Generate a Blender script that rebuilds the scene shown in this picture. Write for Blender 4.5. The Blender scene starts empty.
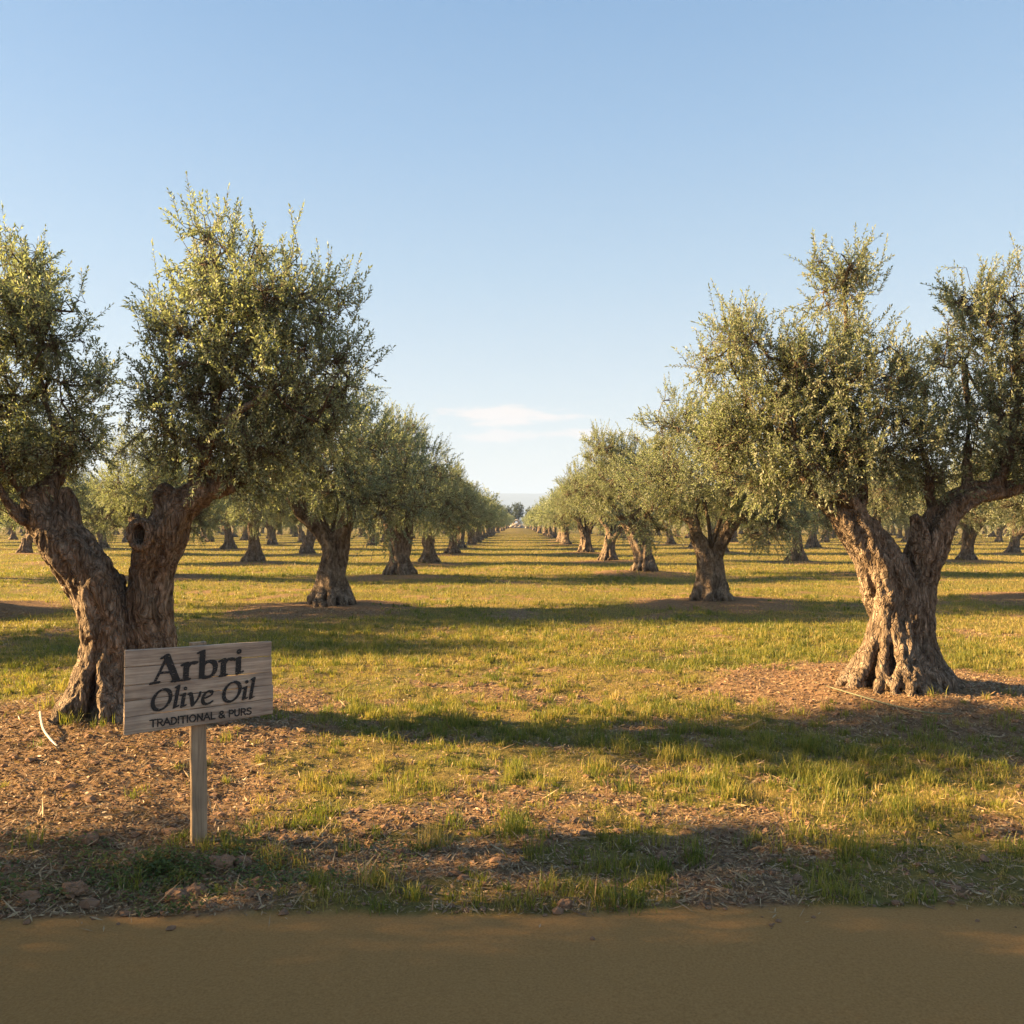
import bpy, math, random
import numpy as np
from mathutils import Vector
R = math.radians
SEED = 11
rng = np.random.default_rng(SEED)
random.seed(SEED)
scene = bpy.context.scene
COL = scene.collection
F = 850.0; CX = 517.0; CY = 523.0; CAMH = 1.7
SUN_EL = 20.0; SUN_AZ = 3.5     # sun stands low to the left

def P(px, py, D):
    return np.array([(px - CX) / F * D, D, CAMH - (py - CY) / F * D])

# ------------------------------------------------------------------ noise
def _h(ix, iy, iz, s):
    h = (ix.astype(np.int64) * 374761393 + iy.astype(np.int64) * 668265263 + iz.astype(np.int64) * 2147483647 + s * 974634777) & 0xffffffff
    h = ((h ^ (h >> 13)) * 1274126177) & 0xffffffff
    h = h ^ (h >> 16)
    return (h & 0xffffff) / float(0xffffff)

def vnoise(x, y, z=None, s=0):
    x = np.asarray(x, float); y = np.asarray(y, float)
    z = np.zeros_like(x) if z is None else np.asarray(z, float)
    ix, iy, iz = np.floor(x), np.floor(y), np.floor(z)
    fx, fy, fz = x - ix, y - iy, z - iz
    fx, fy, fz = [f * f * (3 - 2 * f) for f in (fx, fy, fz)]
    def c(a, b, d): return _h(ix + a, iy + b, iz + d, s)
    def l(a, b, t): return a + (b - a) * t
    v = l(l(l(c(0,0,0), c(1,0,0), fx), l(c(0,1,0), c(1,1,0), fx), fy),
          l(l(c(0,0,1), c(1,0,1), fx), l(c(0,1,1), c(1,1,1), fx), fy), fz)
    return v

def fbm(x, y, z=None, o=4, s=0):
    t = 0; a = 0.5; n = 0; k = 1.0
    for i in range(o):
        t = t + a * vnoise(np.asarray(x) * k + 7.3 * i, np.asarray(y) * k + 3.1 * i, None if z is None else np.asarray(z) * k, s + i)
        n += a; a *= 0.5; k *= 2.03
    return t / n

def sstep(a, b, x):
    t = np.clip((x - a) / (b - a), 0, 1)
    return t * t * (3 - 2 * t)

# ------------------------------------------------------------------ mesh building
def make_mesh(name, V, faces_list, mats, smooth=False, mat_idx=None, attrs=None):
    """faces_list: list of int arrays (n,k)"""
    me = bpy.data.meshes.new(name)
    V = np.asarray(V, np.float32)
    me.vertices.add(len(V)); me.vertices.foreach_set('co', V.ravel())
    loops = np.concatenate([f.ravel() for f in faces_list]).astype(np.int32)
    sizes = np.concatenate([np.full(len(f), f.shape[1]) for f in faces_list]).astype(np.int32)
    starts = np.concatenate([[0], np.cumsum(sizes)[:-1]]).astype(np.int32)
    me.loops.add(len(loops)); me.loops.foreach_set('vertex_index', loops)
    me.polygons.add(len(sizes)); me.polygons.foreach_set('loop_start', starts)
    try: me.polygons.foreach_set('loop_total', sizes)
    except Exception: pass
    if mat_idx is not None: me.polygons.foreach_set('material_index', np.asarray(mat_idx, np.int32))
    me.polygons.foreach_set('use_smooth', np.full(len(sizes), smooth))
    for k, (dom, arr) in (attrs or {}).items():
        a = me.attributes.new(k, 'FLOAT', dom); a.data.foreach_set('value', np.asarray(arr, np.float32))
    for m in (mats if isinstance(mats, (list, tuple)) else [mats]): me.materials.append(m)
    me.update(calc_edges=True); me.validate()
    return me

def link(name, me, parent=None, loc=None):
    o = bpy.data.objects.new(name, me); COL.objects.link(o)
    if parent is not None: o.parent = parent
    if loc is not None: o.location = loc
    return o

def tag(o, label=None, cat=None, group=None, kind=None):
    if label: o['label'] = label
    if cat: o['category'] = cat
    if group: o['group'] = group
    if kind: o['kind'] = kind
    return o

def norm(v):
    return v / (np.linalg.norm(v, axis=-1, keepdims=True) + 1e-9)

def sticks(P0, P1, r0, r1, n=3):
    """vectorised open tapered tubes between point pairs"""
    d = norm(P1 - P0)
    ref = np.where(np.abs(d[:, 2:3]) < 0.9, np.array([[0, 0, 1.]]), np.array([[1., 0, 0]]))
    u = norm(np.cross(d, ref)); v = np.cross(d, u)
    m = len(P0); V = np.zeros((m, 2 * n, 3))
    for i in range(n):
        a = 2 * math.pi * i / n
        w = math.cos(a) * u + math.sin(a) * v
        V[:, i] = P0 + w * np.reshape(r0, (-1, 1)); V[:, n + i] = P1 + w * np.reshape(r1, (-1, 1))
    base = (np.arange(m) * 2 * n)[:, None]
    fs = []
    for i in range(n):
        j = (i + 1) % n
        fs.append(base + np.array([[i, j, n + j, n + i]]))
    return V.reshape(-1, 3), np.concatenate(fs)

def catmull(pts, k):
    pts = np.asarray(pts, float)
    p = np.vstack([2 * pts[0] - pts[1], pts, 2 * pts[-1] - pts[-2]])
    out = []
    for i in range(1, len(p) - 2):
        for t in np.linspace(0, 1, k, endpoint=False):
            out.append(0.5 * ((2 * p[i]) + (-p[i-1] + p[i+1]) * t + (2*p[i-1] - 5*p[i] + 4*p[i+1] - p[i+2]) * t*t + (-p[i-1] + 3*p[i] - 3*p[i+1] + p[i+2]) * t**3))
    out.append(p[-2])
    return np.array(out)

def tube(path, rad, n=10, squash=None):
    """closed capped tube along path"""
    path = np.asarray(path, float); m = len(path)
    t = norm(np.gradient(path, axis=0))
    u = np.cross(t[0], [0.31, 0.95, 0.05]); u /= np.linalg.norm(u)
    V = []
    for i in range(m):
        u = u - t[i] * np.dot(u, t[i]); u /= np.linalg.norm(u) + 1e-9
        v = np.cross(t[i], u)
        for k in range(n):
            a = 2 * math.pi * k / n
            V.append(path[i] + (math.cos(a) * u + math.sin(a) * v) * rad[i])
    c0 = len(V); V.append(path[0] - t[0] * rad[0] * 0.4); V.append(path[-1] + t[-1] * rad[-1] * 0.5)
    Q = []; T = []
    for i in range(m - 1):
        for k in range(n):
            a = i * n + k; b = i * n + (k + 1) % n
            Q.append((a, b, b + n, a + n))
    for k in range(n):
        T.append((c0, (k + 1) % n, k)); T.append((c0 + 1, (m - 1) * n + k, (m - 1) * n + (k + 1) % n))
    return np.array(V), np.array(Q), np.array(T)

class Acc:
    def __init__(s): s.V = []; s.Q = []; s.T = []; s.n = 0
    def add(s, V, Q=None, T=None):
        s.V.append(V)
        if Q is not None and len(Q): s.Q.append(Q + s.n)
        if T is not None and len(T): s.T.append(T + s.n)
        s.n += len(V)
    def faces(s):
        f = []
        if s.Q: f.append(np.concatenate(s.Q))
        if s.T: f.append(np.concatenate(s.T))
        return f
    def verts(s): return np.concatenate(s.V)

# ------------------------------------------------------------------ materials
def newmat(name):
    m = bpy.data.materials.new(name); m.use_nodes = True
    nt = m.node_tree; nt.nodes.clear()
    return m, nt, nt.nodes, nt.links

def N(ns, t, **kw):
    n = ns.new(t)
    for k, v in kw.items():
        if k in n.inputs.keys(): n.inputs[k].default_value = v
        else: setattr(n, k, v)
    return n

def ramp(ns, stops, interp='LINEAR'):
    r = ns.new('ShaderNodeValToRGB'); r.color_ramp.interpolation = interp
    el = r.color_ramp.elements
    while len(el) < len(stops): el.new(0.5)
    for e, (p, c) in zip(el, stops):
        e.position = p; e.color = (*c, 1)
    return r

def leaf_material(name, tops, unders, trans=0.40):
    m, nt, ns, ln = newmat(name)
    geo = ns.new('ShaderNodeNewGeometry')
    at = N(ns, 'ShaderNodeAttribute', attribute_name='var')
    rt = ramp(ns, tops); ru = ramp(ns, unders)
    ln.new(at.outputs['Fac'], rt.inputs[0]); ln.new(at.outputs['Fac'], ru.inputs[0])
    mx = ns.new('ShaderNodeMixRGB'); ln.new(geo.outputs['Backfacing'], mx.inputs[0])
    ln.new(rt.outputs[0], mx.inputs[1]); ln.new(ru.outputs[0], mx.inputs[2])
    b = N(ns, 'ShaderNodeBsdfPrincipled', Roughness=0.48)
    b.inputs['Specular IOR Level'].default_value = 0.35
    ln.new(mx.outputs[0], b.inputs['Base Color'])
    tr = ns.new('ShaderNodeBsdfTranslucent')
    tc = N(ns, 'ShaderNodeMixRGB', blend_type='MULTIPLY'); tc.inputs[0].default_value = 1
    ln.new(mx.outputs[0], tc.inputs[1]); tc.inputs[2].default_value = (1.15, 1.3, 0.70, 1)
    ln.new(tc.outputs[0], tr.inputs[0])
    ms = N(ns, 'ShaderNodeMixShader'); ms.inputs[0].default_value = trans
    ln.new(b.outputs[0], ms.inputs[1]); ln.new(tr.outputs[0], ms.inputs[2])
    o = ns.new('ShaderNodeOutputMaterial'); ln.new(ms.outputs[0], o.inputs[0])
    return m

M_leaf = leaf_material('olive_leaf',
    [(0.0, (0.105, 0.120, 0.070)), (0.45, (0.185, 0.200, 0.115)), (0.8, (0.25, 0.26, 0.155)), (1.0, (0.31, 0.315, 0.20))],
    [(0.0, (0.28, 0.30, 0.21)), (1.0, (0.42, 0.42, 0.30))])
M_leaf_dark = leaf_material('broad_leaf', [(0, (0.03, 0.045, 0.018)), (1, (0.07, 0.085, 0.03))], [(0, (0.06, 0.07, 0.03)), (1, (0.09, 0.1, 0.05))])
M_grass = leaf_material('grass_blade',
    [(0.0, (0.065, 0.095, 0.022)), (0.3, (0.150, 0.168, 0.032)), (0.55, (0.27, 0.235, 0.050)), (0.8, (0.38, 0.275, 0.090)), (1.0, (0.40, 0.28, 0.13))],
    [(0.0, (0.065, 0.095, 0.022)), (0.3, (0.150, 0.168, 0.032)), (0.55, (0.27, 0.235, 0.050)), (0.8, (0.38, 0.275, 0.090)), (1.0, (0.40, 0.28, 0.13))], trans=0.4)
M_litter = leaf_material('dry_litter',
    [(0.0, (0.14, 0.080, 0.042)), (0.5, (0.29, 0.185, 0.092)), (1.0, (0.44, 0.32, 0.18))],
    [(0.0, (0.14, 0.080, 0.042)), (0.5, (0.29, 0.185, 0.092)), (1.0, (0.44, 0.32, 0.18))], trans=0.15)

def bark_material(name, c0, c1, c2, scale=1.0):
    m, nt, ns, ln = newmat(name)
    tc = ns.new('ShaderNodeTexCoord')
    mp = N(ns, 'ShaderNodeMapping'); mp.inputs['Scale'].default_value = (scale, scale, 0.28 * scale)
    ln.new(tc.outputs['Object'], mp.inputs[0])
    # bend the grain
    nd = N(ns, 'ShaderNodeTexNoise', Scale=3.0, Detail=3.0)
    ln.new(tc.outputs['Object'], nd.inputs[0])
    add = N(ns, 'ShaderNodeVectorMath', operation='MULTIPLY_ADD')
    ln.new(nd.outputs['Color'], add.inputs[0]); add.inputs[1].default_value = (0.22, 0.22, 0.22); ln.new(mp.outputs[0], add.inputs[2])
    n1 = N(ns, 'ShaderNodeTexNoise', Scale=26.0, Detail=8.0, Roughness=0.65); ln.new(add.outputs[0], n1.inputs[0])
    vo = N(ns, 'ShaderNodeTexVoronoi', Scale=34.0, feature='DISTANCE_TO_EDGE'); ln.new(add.outputs[0], vo.inputs['Vector'])
    n2 = N(ns, 'ShaderNodeTexNoise', Scale=4.0, Detail=4.0); ln.new(tc.outputs['Object'], n2.inputs[0])
    r1 = ramp(ns, [(0.36, c0), (0.52, c1), (0.68, c2)]); ln.new(n1.outputs[0], r1.inputs[0])
    r2 = ramp(ns, [(0.35, (0.72, 0.68, 0.62)), (0.65, (1.1, 1.08, 1.04))]); ln.new(n2.outputs[0], r2.inputs[0])
    mu = N(ns, 'ShaderNodeMixRGB', blend_type='MULTIPLY'); mu.inputs[0].default_value = 1
    ln.new(r1.outputs[0], mu.inputs[1]); ln.new(r2.outputs[0], mu.inputs[2])
    b = N(ns, 'ShaderNodeBsdfPrincipled', Roughness=0.88); b.inputs['Specular IOR Level'].default_value = 0.2
    ln.new(mu.outputs[0], b.inputs['Base Color'])
    mr = N(ns, 'ShaderNodeMapRange'); mr.inputs['From Max'].default_value = 0.16; ln.new(vo.outputs[0], mr.inputs['Value'])
    ad = N(ns, 'ShaderNodeMath', operation='MULTIPLY_ADD'); ln.new(mr.outputs[0], ad.inputs[0]); ad.inputs[1].default_value = 0.55; ln.new(n1.outputs[0], ad.inputs[2])
    bp = N(ns, 'ShaderNodeBump', Strength=1.0, Distance=0.03); ln.new(ad.outputs[0], bp.inputs['Height'])
    ln.new(bp.outputs[0], b.inputs['Normal'])
    o = ns.new('ShaderNodeOutputMaterial'); ln.new(b.outputs[0], o.inputs[0])
    return m
M_bark = bark_material('olive_bark', (0.085, 0.060, 0.040), (0.23, 0.172, 0.125), (0.41, 0.325, 0.245))
M_bark_far = bark_material('olive_bark_rough', (0.085, 0.060, 0.040), (0.23, 0.172, 0.125), (0.41, 0.325, 0.245), 0.5)
M_twig = bark_material('twig_bark', (0.10, 0.075, 0.05), (0.16, 0.12, 0.085), (0.25, 0.20, 0.145))

def simple(name, col, rough=0.7):
    m, nt, ns, ln = newmat(name)
    b = N(ns, 'ShaderNodeBsdfPrincipled', Roughness=rough)
    tc = ns.new('ShaderNodeTexCoord'); nz = N(ns, 'ShaderNodeTexNoise', Scale=30.0, Detail=5.0); ln.new(tc.outputs['Object'], nz.inputs[0])
    r = ramp(ns, [(0.3, tuple(c * 0.75 for c in col)), (0.7, tuple(min(1, c * 1.2) for c in col))]); ln.new(nz.outputs[0], r.inputs[0])
    ln.new(r.outputs[0], b.inputs['Base Color'])
    bp = N(ns, 'ShaderNodeBump', Strength=0.3, Distance=0.01); ln.new(nz.outputs[0], bp.inputs['Height']); ln.new(bp.outputs[0], b.inputs['Normal'])
    o = ns.new('ShaderNodeOutputMaterial'); ln.new(b.outputs[0], o.inputs[0])
    return m
M_hose = simple('hose', (0.15, 0.15, 0.085), 0.5)
M_hose_w = simple('hose_pale', (0.50, 0.44, 0.33), 0.5)
M_stone = simple('stone', (0.45, 0.38, 0.30), 0.9)
M_hill = simple('hill_scrub', (0.07, 0.08, 0.045), 0.95)
M_paint = simple('sign_paint', (0.022, 0.018, 0.015), 0.75)

# ground --------------------------------------------------------------
def ground_material():
    m, nt, ns, ln = newmat('orchard_floor')
    tc = ns.new('ShaderNodeTexCoord')
    n1 = N(ns, 'ShaderNodeTexNoise', Scale=18.0, Detail=8.0, Roughness=0.7); ln.new(tc.outputs['Object'], n1.inputs[0])
    n2 = N(ns, 'ShaderNodeTexNoise', Scale=1.1, Detail=5.0); ln.new(tc.outputs['Object'], n2.inputs[0])
    n3 = N(ns, 'ShaderNodeTexNoise', Scale=90.0, Detail=4.0, Roughness=0.7); ln.new(tc.outputs['Object'], n3.inputs[0])
    soil = ramp(ns, [(0.30, (0.13, 0.075, 0.042)), (0.5, (0.24, 0.148, 0.080)), (0.72, (0.38, 0.25, 0.14))]); ln.new(n1.outputs[0], soil.inputs[0])
    turf = ramp(ns, [(0.28, (0.105, 0.075, 0.028)), (0.5, (0.20, 0.145, 0.048)), (0.72, (0.31, 0.225, 0.08))]); ln.new(n1.outputs[0], turf.inputs[0])
    turf2 = ramp(ns, [(0.28, (0.085, 0.080, 0.022)), (0.5, (0.15, 0.135, 0.036)), (0.72, (0.22, 0.185, 0.055))]); ln.new(n1.outputs[0], turf2.inputs[0])
    pm = ramp(ns, [(0.42, (0, 0, 0)), (0.62, (1, 1, 1))]); ln.new(n2.outputs[0], pm.inputs[0])
    tm = ns.new('ShaderNodeMixRGB'); ln.new(pm.outputs[0], tm.inputs[0]); ln.new(turf.outputs[0], tm.inputs[1]); ln.new(turf2.outputs[0], tm.inputs[2])
    at = N(ns, 'ShaderNodeAttribute', attribute_name='bare')
    # far away the blades are not modelled one by one: the turf itself is lighter straw green
    ad = N(ns, 'ShaderNodeMath', operation='MULTIPLY_ADD'); ln.new(n3.outputs[0], ad.inputs[0]); ad.inputs[1].default_value = 0.5; ad.inputs[2].default_value = -0.25
    ad2 = N(ns, 'ShaderNodeMath', operation='ADD'); ln.new(ad.outputs[0], ad2.inputs[0]); ln.new(at.outputs['Fac'], ad2.inputs[1])
    bm = ramp(ns, [(0.30, (0, 0, 0)), (0.62, (1, 1, 1))]); ln.new(ad2.outputs[0], bm.inputs[0])
    mx = ns.new('ShaderNodeMixRGB'); ln.new(bm.outputs[0], mx.inputs[0]); ln.new(tm.outputs[0], mx.inputs[1]); ln.new(soil.outputs[0], mx.inputs[2])
    tk = N(ns, 'ShaderNodeAttribute', attribute_name='track')
    track = ramp(ns, [(0.3, (0.25, 0.128, 0.042)), (0.7, (0.38, 0.205, 0.072))]); ln.new(n3.outputs[0], track.inputs[0])
    mx2 = ns.new('ShaderNodeMixRGB'); ln.new(tk.outputs['Fac'], mx2.inputs[0]); ln.new(mx.outputs[0], mx2.inputs[1]); ln.new(track.outputs[0], mx2.inputs[2])
    b = N(ns, 'ShaderNodeBsdfPrincipled', Roughness=0.95); b.inputs['Specular IOR Level'].default_value = 0.1
    ln.new(mx2.outputs[0], b.inputs['Base Color'])
    h = N(ns, 'ShaderNodeMath', operation='ADD'); ln.new(n1.outputs[0], h.inputs[0]); 
    h3 = N(ns, 'ShaderNodeMath', operation='MULTIPLY'); ln.new(n3.outputs[0], h3.inputs[0]); h3.inputs[1].default_value = 0.4
    ln.new(h3.outputs[0], h.inputs[1])
    inv = N(ns, 'ShaderNodeMath', operation='MULTIPLY_ADD'); ln.new(tk.outputs['Fac'], inv.inputs[0]); inv.inputs[1].default_value = -0.6; inv.inputs[2].default_value = 0.8
    bp = N(ns, 'ShaderNodeBump', Distance=0.05); ln.new(h.outputs[0], bp.inputs['Height']); ln.new(inv.outputs[0], bp.inputs['Strength'])
    ln.new(bp.outputs[0], b.inputs['Normal'])
    o = ns.new('ShaderNodeOutputMaterial'); ln.new(b.outputs[0], o.inputs[0])
    return m
M_ground = ground_material()

def wood_material(name, c0, c1, c2, axis):
    m, nt, ns, ln = newmat(name)
    tc = ns.new('ShaderNodeTexCoord')
    mp = N(ns, 'ShaderNodeMapping')
    mp.inputs['Scale'].default_value = (3.0, 60.0, 60.0) if axis == 'x' else (60.0, 60.0, 3.0)
    ln.new(tc.outputs['Object'], mp.inputs[0])
    n1 = N(ns, 'ShaderNodeTexNoise', Scale=1.0, Detail=7.0, Roughness=0.65, Distortion=0.6); ln.new(mp.outputs[0], n1.inputs[0])
    n2 = N(ns, 'ShaderNodeTexNoise', Scale=7.0, Detail=4.0); ln.new(tc.outputs['Object'], n2.inputs[0])
    r = ramp(ns, [(0.28, c0), (0.5, c1), (0.75, c2)]); ln.new(n1.outputs[0], r.inputs[0])
    r2 = ramp(ns, [(0.3, (0.72, 0.70, 0.70)), (0.7, (1.1, 1.06, 1.0))]); ln.new(n2.outputs[0], r2.inputs[0])
    mu = N(ns, 'ShaderNodeMixRGB', blend_type='MULTIPLY'); mu.inputs[0].default_value = 1
    ln.new(r.outputs[0], mu.inputs[1]); ln.new(r2.outputs[0], mu.inputs[2])
    b = N(ns, 'ShaderNodeBsdfPrincipled', Roughness=0.8); ln.new(mu.outputs[0], b.inputs['Base Color'])
    b.inputs['Specular IOR Level'].default_value = 0.25
    bp = N(ns, 'ShaderNodeBump', Strength=0.6, Distance=0.004); ln.new(n1.outputs[0], bp.inputs['Height']); ln.new(bp.outputs[0], b.inputs['Normal'])
    o = ns.new('ShaderNodeOutputMaterial'); ln.new(b.outputs[0], o.inputs[0])
    return m
M_board = wood_material('weathered_board', (0.19, 0.135, 0.095), (0.45, 0.345, 0.255), (0.66, 0.53, 0.41), 'x')
M_post = wood_material('weathered_post', (0.20, 0.14, 0.09), (0.36, 0.265, 0.175), (0.48, 0.365, 0.25), 'z')

# ------------------------------------------------------------------ tree positions
ROW = 7.65; STEP = 9.5
XL = -3.45; XR = 4.02
TREES = []      # (x, y, side, row, k)
hero_L = (P(105, 523, 7.0)[0], 7.0)
hero_R = (P(900, 523, 8.35)[0], 8.35)
explicit = {('L', 1): [(331, 16.8), (400, 26.3), (429, 35.2)], ('R', 1): [(711, 17.8), (645, 28.3), (608, 37.0)]}
tr = np.random.default_rng(5)
for side in 'LR':
    sgn = -1 if side == 'L' else 1
    x0 = XL if side == 'L' else XR
    y0 = 7.0 if side == 'L' else 8.35
    for row in range(1, 13):
        for k in range(-1, 29):
            x = x0 + sgn * (row - 1) * ROW; y = y0 + k * STEP
            jx, jy = tr.normal(0, 0.28), tr.normal(0, 0.35)
            if row == 1 and k == 0: continue
            if row == 1 and 1 <= k <= 3:
                px, D = explicit[(side, 1)][k - 1]
                x = (px - CX) / F * D; y = D; jx = jy = 0
            x += jx; y += jy
            inview = y > 5 and abs(x) < 0.64 * y + 2.5
            caster = side == 'L' and ((row <= 3 and -4 < y < 45 and x > -0.64 * abs(y) - 22))
            if row > 1 and y > 150: continue
            if row == 1 and k < 0 and side == 'R': continue
            if y < 0 and not (row in (1, 2) and side == 'L'): continue
            if y < 3 and row == 1: continue
            if not (inview or caster): continue
            if side == 'L' and row == 2 and k == 0: x, y = -11.4, 12.3
            TREES.append([x, y, side, row, k])
for q in ((-5.9, 3.0), (-9.4, 3.05), (-13.0, 3.1), (-7.6, 1.4), (-11.3, 1.5)): TREES.append([q[0], q[1], 'L', 2, -3])     # trees beyond the left edge that shade the foreground
TALL = [(hero_L[0], hero_L[1]), (hero_R[0], hero_R[1])] + [(t[0], t[1]) for t in TREES]
TP = np.array(TALL)

# ------------------------------------------------------------------ ground fields
def near_tree(x, y):
    d = np.full(np.shape(x), 99.0)
    for tx, ty in TALL:
        if ty > 130: continue
        d = np.minimum(d, np.hypot((x - tx), (y - ty)))
    return d

def gz(x, y, d=None, micro=True):
    x = np.asarray(x, float); y = np.asarray(y, float)
    if d is None: d = near_tree(x, y)
    z = 0.10 * (1 - sstep(0.3, 2.4, d))
    fade = np.clip(60 / (1 + np.hypot(x, y)), 0, 1)
    z = z + (fbm(x * 0.35, y * 0.35, o=3, s=3) - 0.5) * 0.14 * fade
    if micro:
        nr = 1 - sstep(12, 30, np.hypot(x, y))
        tk = track(x, y)
        z = z + (fbm(x * 2.6, y * 2.6, o=3, s=9) - 0.5) * 0.07 * nr * (1 - 0.8 * tk)
        z = z + (fbm(x * 13, y * 13, o=3, s=21) - 0.5) * 0.028 * nr * (1 - 0.85 * tk)
    return z

def track(x, y):
    e = 3.69 + (fbm(x * 1.3, y * 0 + 1, o=3, s=55) - 0.5) * 0.07
    return 1 - sstep(e - 0.03, e + 0.06, y)

def bare(x, y, d=None):
    if d is None: d = near_tree(x, y)
    n = fbm(x * 0.9, y * 1.1, o=4, s=31)
    n2 = fbm(x * 3.4, y * 3.4, o=3, s=37)
    b = 1 - sstep(1.2, 2.3, d + (n - 0.5) * 1.3)
    nb = 1 - sstep(6.0, 9.0, y)
    b = np.maximum(b, sstep(0.50 - 0.03 * nb, 0.68 - 0.07 * nb, n * 0.6 + n2 * 0.4) * 0.78)
    # tilled soil round the sign and below the big left tree
    q = np.hypot((x + 2.75) / 1.35, (y - 5.2) / 1.5) + (n2 - 0.5) * 0.6
    b = np.maximum(b, 1 - sstep(0.7, 1.15, q))
    q = np.hypot((x + 2.1) / 1.15, (y - 4.0) / 0.55) + (n2 - 0.5) * 0.6
    b = np.maximum(b, (1 - sstep(0.7, 1.15, q)) * 0.93)
    q = np.hypot((x - 1.0) / 0.35, (y - 3.9) / 0.4) + (n2 - 0.5) * 0.6
    b = np.maximum(b, (1 - sstep(0.7, 1.2, q)) * 0.9)
    far = sstep(14, 40, y)
    return np.clip(b * (1 - 0.35 * far), 0, 1)

def axis(lo_fine, hi_fine, step, lo, hi, g):
    a = list(np.arange(lo_fine, hi_fine, step))
    s = step; v = a[-1]
    while v < hi: s *= g; v += s; a.append(min(v, hi))
    s = step; v = a[0]; b = []
    while v > lo: s *= g; v -= s; b.append(max(v, lo))
    return np.array(b[::-1] + a)
gx = axis(-5.2, 5.2, 0.024, -8000, 8000, 1.045)
gy = axis(2.7, 9.5, 0.024, -400, 9000, 1.035)
GX, GY = np.meshgrid(gx, gy)
dd = near_tree(GX, GY)
GZ = gz(GX, GY, dd)
nx, ny = len(gx), len(gy)
ii = (np.arange(ny - 1)[:, None] * nx + np.arange(nx - 1)[None]).ravel()
Q = np.stack([ii, ii + 1, ii + nx + 1, ii + nx], 1)
me = make_mesh('ground', np.stack([GX, GY, GZ], -1).reshape(-1, 3), [Q], M_ground, smooth=True,
               attrs={'bare': ('POINT', bare(GX, GY, dd).ravel()), 'track': ('POINT', track(GX, GY).ravel())})
g = link('ground', me); tag(g, 'orchard floor of patchy dry grass and reddish brown soil', kind='structure')
print('ground', nx, ny)

# ------------------------------------------------------------------ grass and litter (stuff)
def blades(x, y, z, h, w, var, lean, seg2=True):
    n = len(x); a = rng.uniform(0, 2 * math.pi, n); b = rng.uniform(0, 2 * math.pi, n)
    side = np.stack([np.cos(a), np.sin(a), np.zeros(n)], 1) * (w / 2)[:, None]
    bend = np.stack([np.cos(b), np.sin(b), np.zeros(n)], 1) * (h * lean)[:, None]
    base = np.stack([x, y, z - 0.006], 1); up = np.zeros((n, 3)); up[:, 2] = h
    tip = base + up * (1 - 0.25 * np.minimum(lean, 1.5)[:, None] ** 1.5) + bend
    idx = np.arange(n)[:, None]
    if seg2:
        mid = base + up * 0.55 + bend * 0.28
        V = np.stack([base - side, base + side, mid + side * 0.8, mid - side * 0.8, tip], 1).reshape(-1, 3)
        return V, idx * 5 + np.array([[0, 1, 2, 3]]), idx * 5 + np.array([[3, 2, 4]]), np.repeat(var, 5)
    V = np.stack([base - side, base + side, tip], 1).reshape(-1, 3)
    return V, np.zeros((0, 4), int), idx * 3 + np.array([[0, 1, 2]]), np.repeat(var, 3)

def scatter(n, y0, y1, margin=1.2, p=1.0):
    # uniform over the wedge the camera could see
    u = rng.uniform(0, 1, n)
    y = np.sqrt(y0 ** 2 + u * (y1 ** 2 - y0 ** 2)) if p == 1.0 else y0 * (y1 / y0) ** u
    x = rng.uniform(-1, 1, n) * (0.62 * y + margin)
    return x, y

acc = Acc(); var_all = []
def add_blades(x, y, h, w, var, lean, seg2=True):
    z = gz(x, y)
    V, Qd, T, v = blades(x, y, z, h, w, var, lean, seg2)
    acc.add(V, Qd, T); var_all.append(v)

def lush(x, y): return fbm(x * 0.55, y * 0.8, o=3, s=71)
# near carpet
x, y = scatter(420000, 3.5, 10.5)
bb = bare(x, y); keep = (rng.uniform(0, 1, len(x)) > bb * 1.02 + 0.03) & (track(x, y) < 0.5)
cl = fbm(x * 6, y * 6, o=2, s=77); keep &= rng.uniform(0, 1, len(x)) < sstep(0.34, 0.66, cl) + 0.06
x, y, cl = x[keep], y[keep], cl[keep]
L = lush(x, y); n = len(x)
add_blades(x, y, rng.gamma(4, 0.0065, n) * (0.5 + 1.0 * L) , rng.uniform(0.0025, 0.0055, n),
           np.clip(0.74 - 0.8 * (L - 0.45) + rng.normal(0, 0.2, n), 0, 1), rng.gamma(2.5, 0.28, n))
# tufts near
def tufts(n, y0, y1, per, hmin, hmax, wmul=1.0, thr=0.75):
    x, y = scatter(n, y0, y1)
    k = (rng.uniform(0, 1, n) > bare(x, y) * 0.93) & (track(x, y) < 0.2) & (rng.uniform(0, 1, n) < sstep(0.3, 0.65, fbm(x * 0.8, y * 0.8, o=3, s=91)))
    x, y = x[k], y[k]; n = len(x)
    H = rng.uniform(hmin, hmax, n); c = rng.integers(int(per * 0.4), per, n); V = np.clip(rng.normal(0.42, 0.15, n), 0.05, 0.85)
    i = np.repeat(np.arange(n), c); m = len(i)
    rr = rng.normal(0, 1, (m, 2)) * (H[i] * 0.32)[:, None]
    add_blades(x[i] + rr[:, 0], y[i] + rr[:, 1], H[i] * rng.uniform(0.35, 1.1, m), rng.uniform(0.003, 0.006, m) * wmul,
               np.clip(V[i] + rng.normal(0, 0.13, m), 0, 1), rng.gamma(2.2, 0.22, m))
tufts(3000, 3.7, 8.0, 60, 0.035, 0.115)
tufts(420, 3.7, 7.5, 80, 0.10, 0.18)
tufts(4200, 7.0, 14, 44, 0.045, 0.13, 1.5)
tufts(5200, 14, 32, 22, 0.05, 0.13, 3.0)
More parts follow.
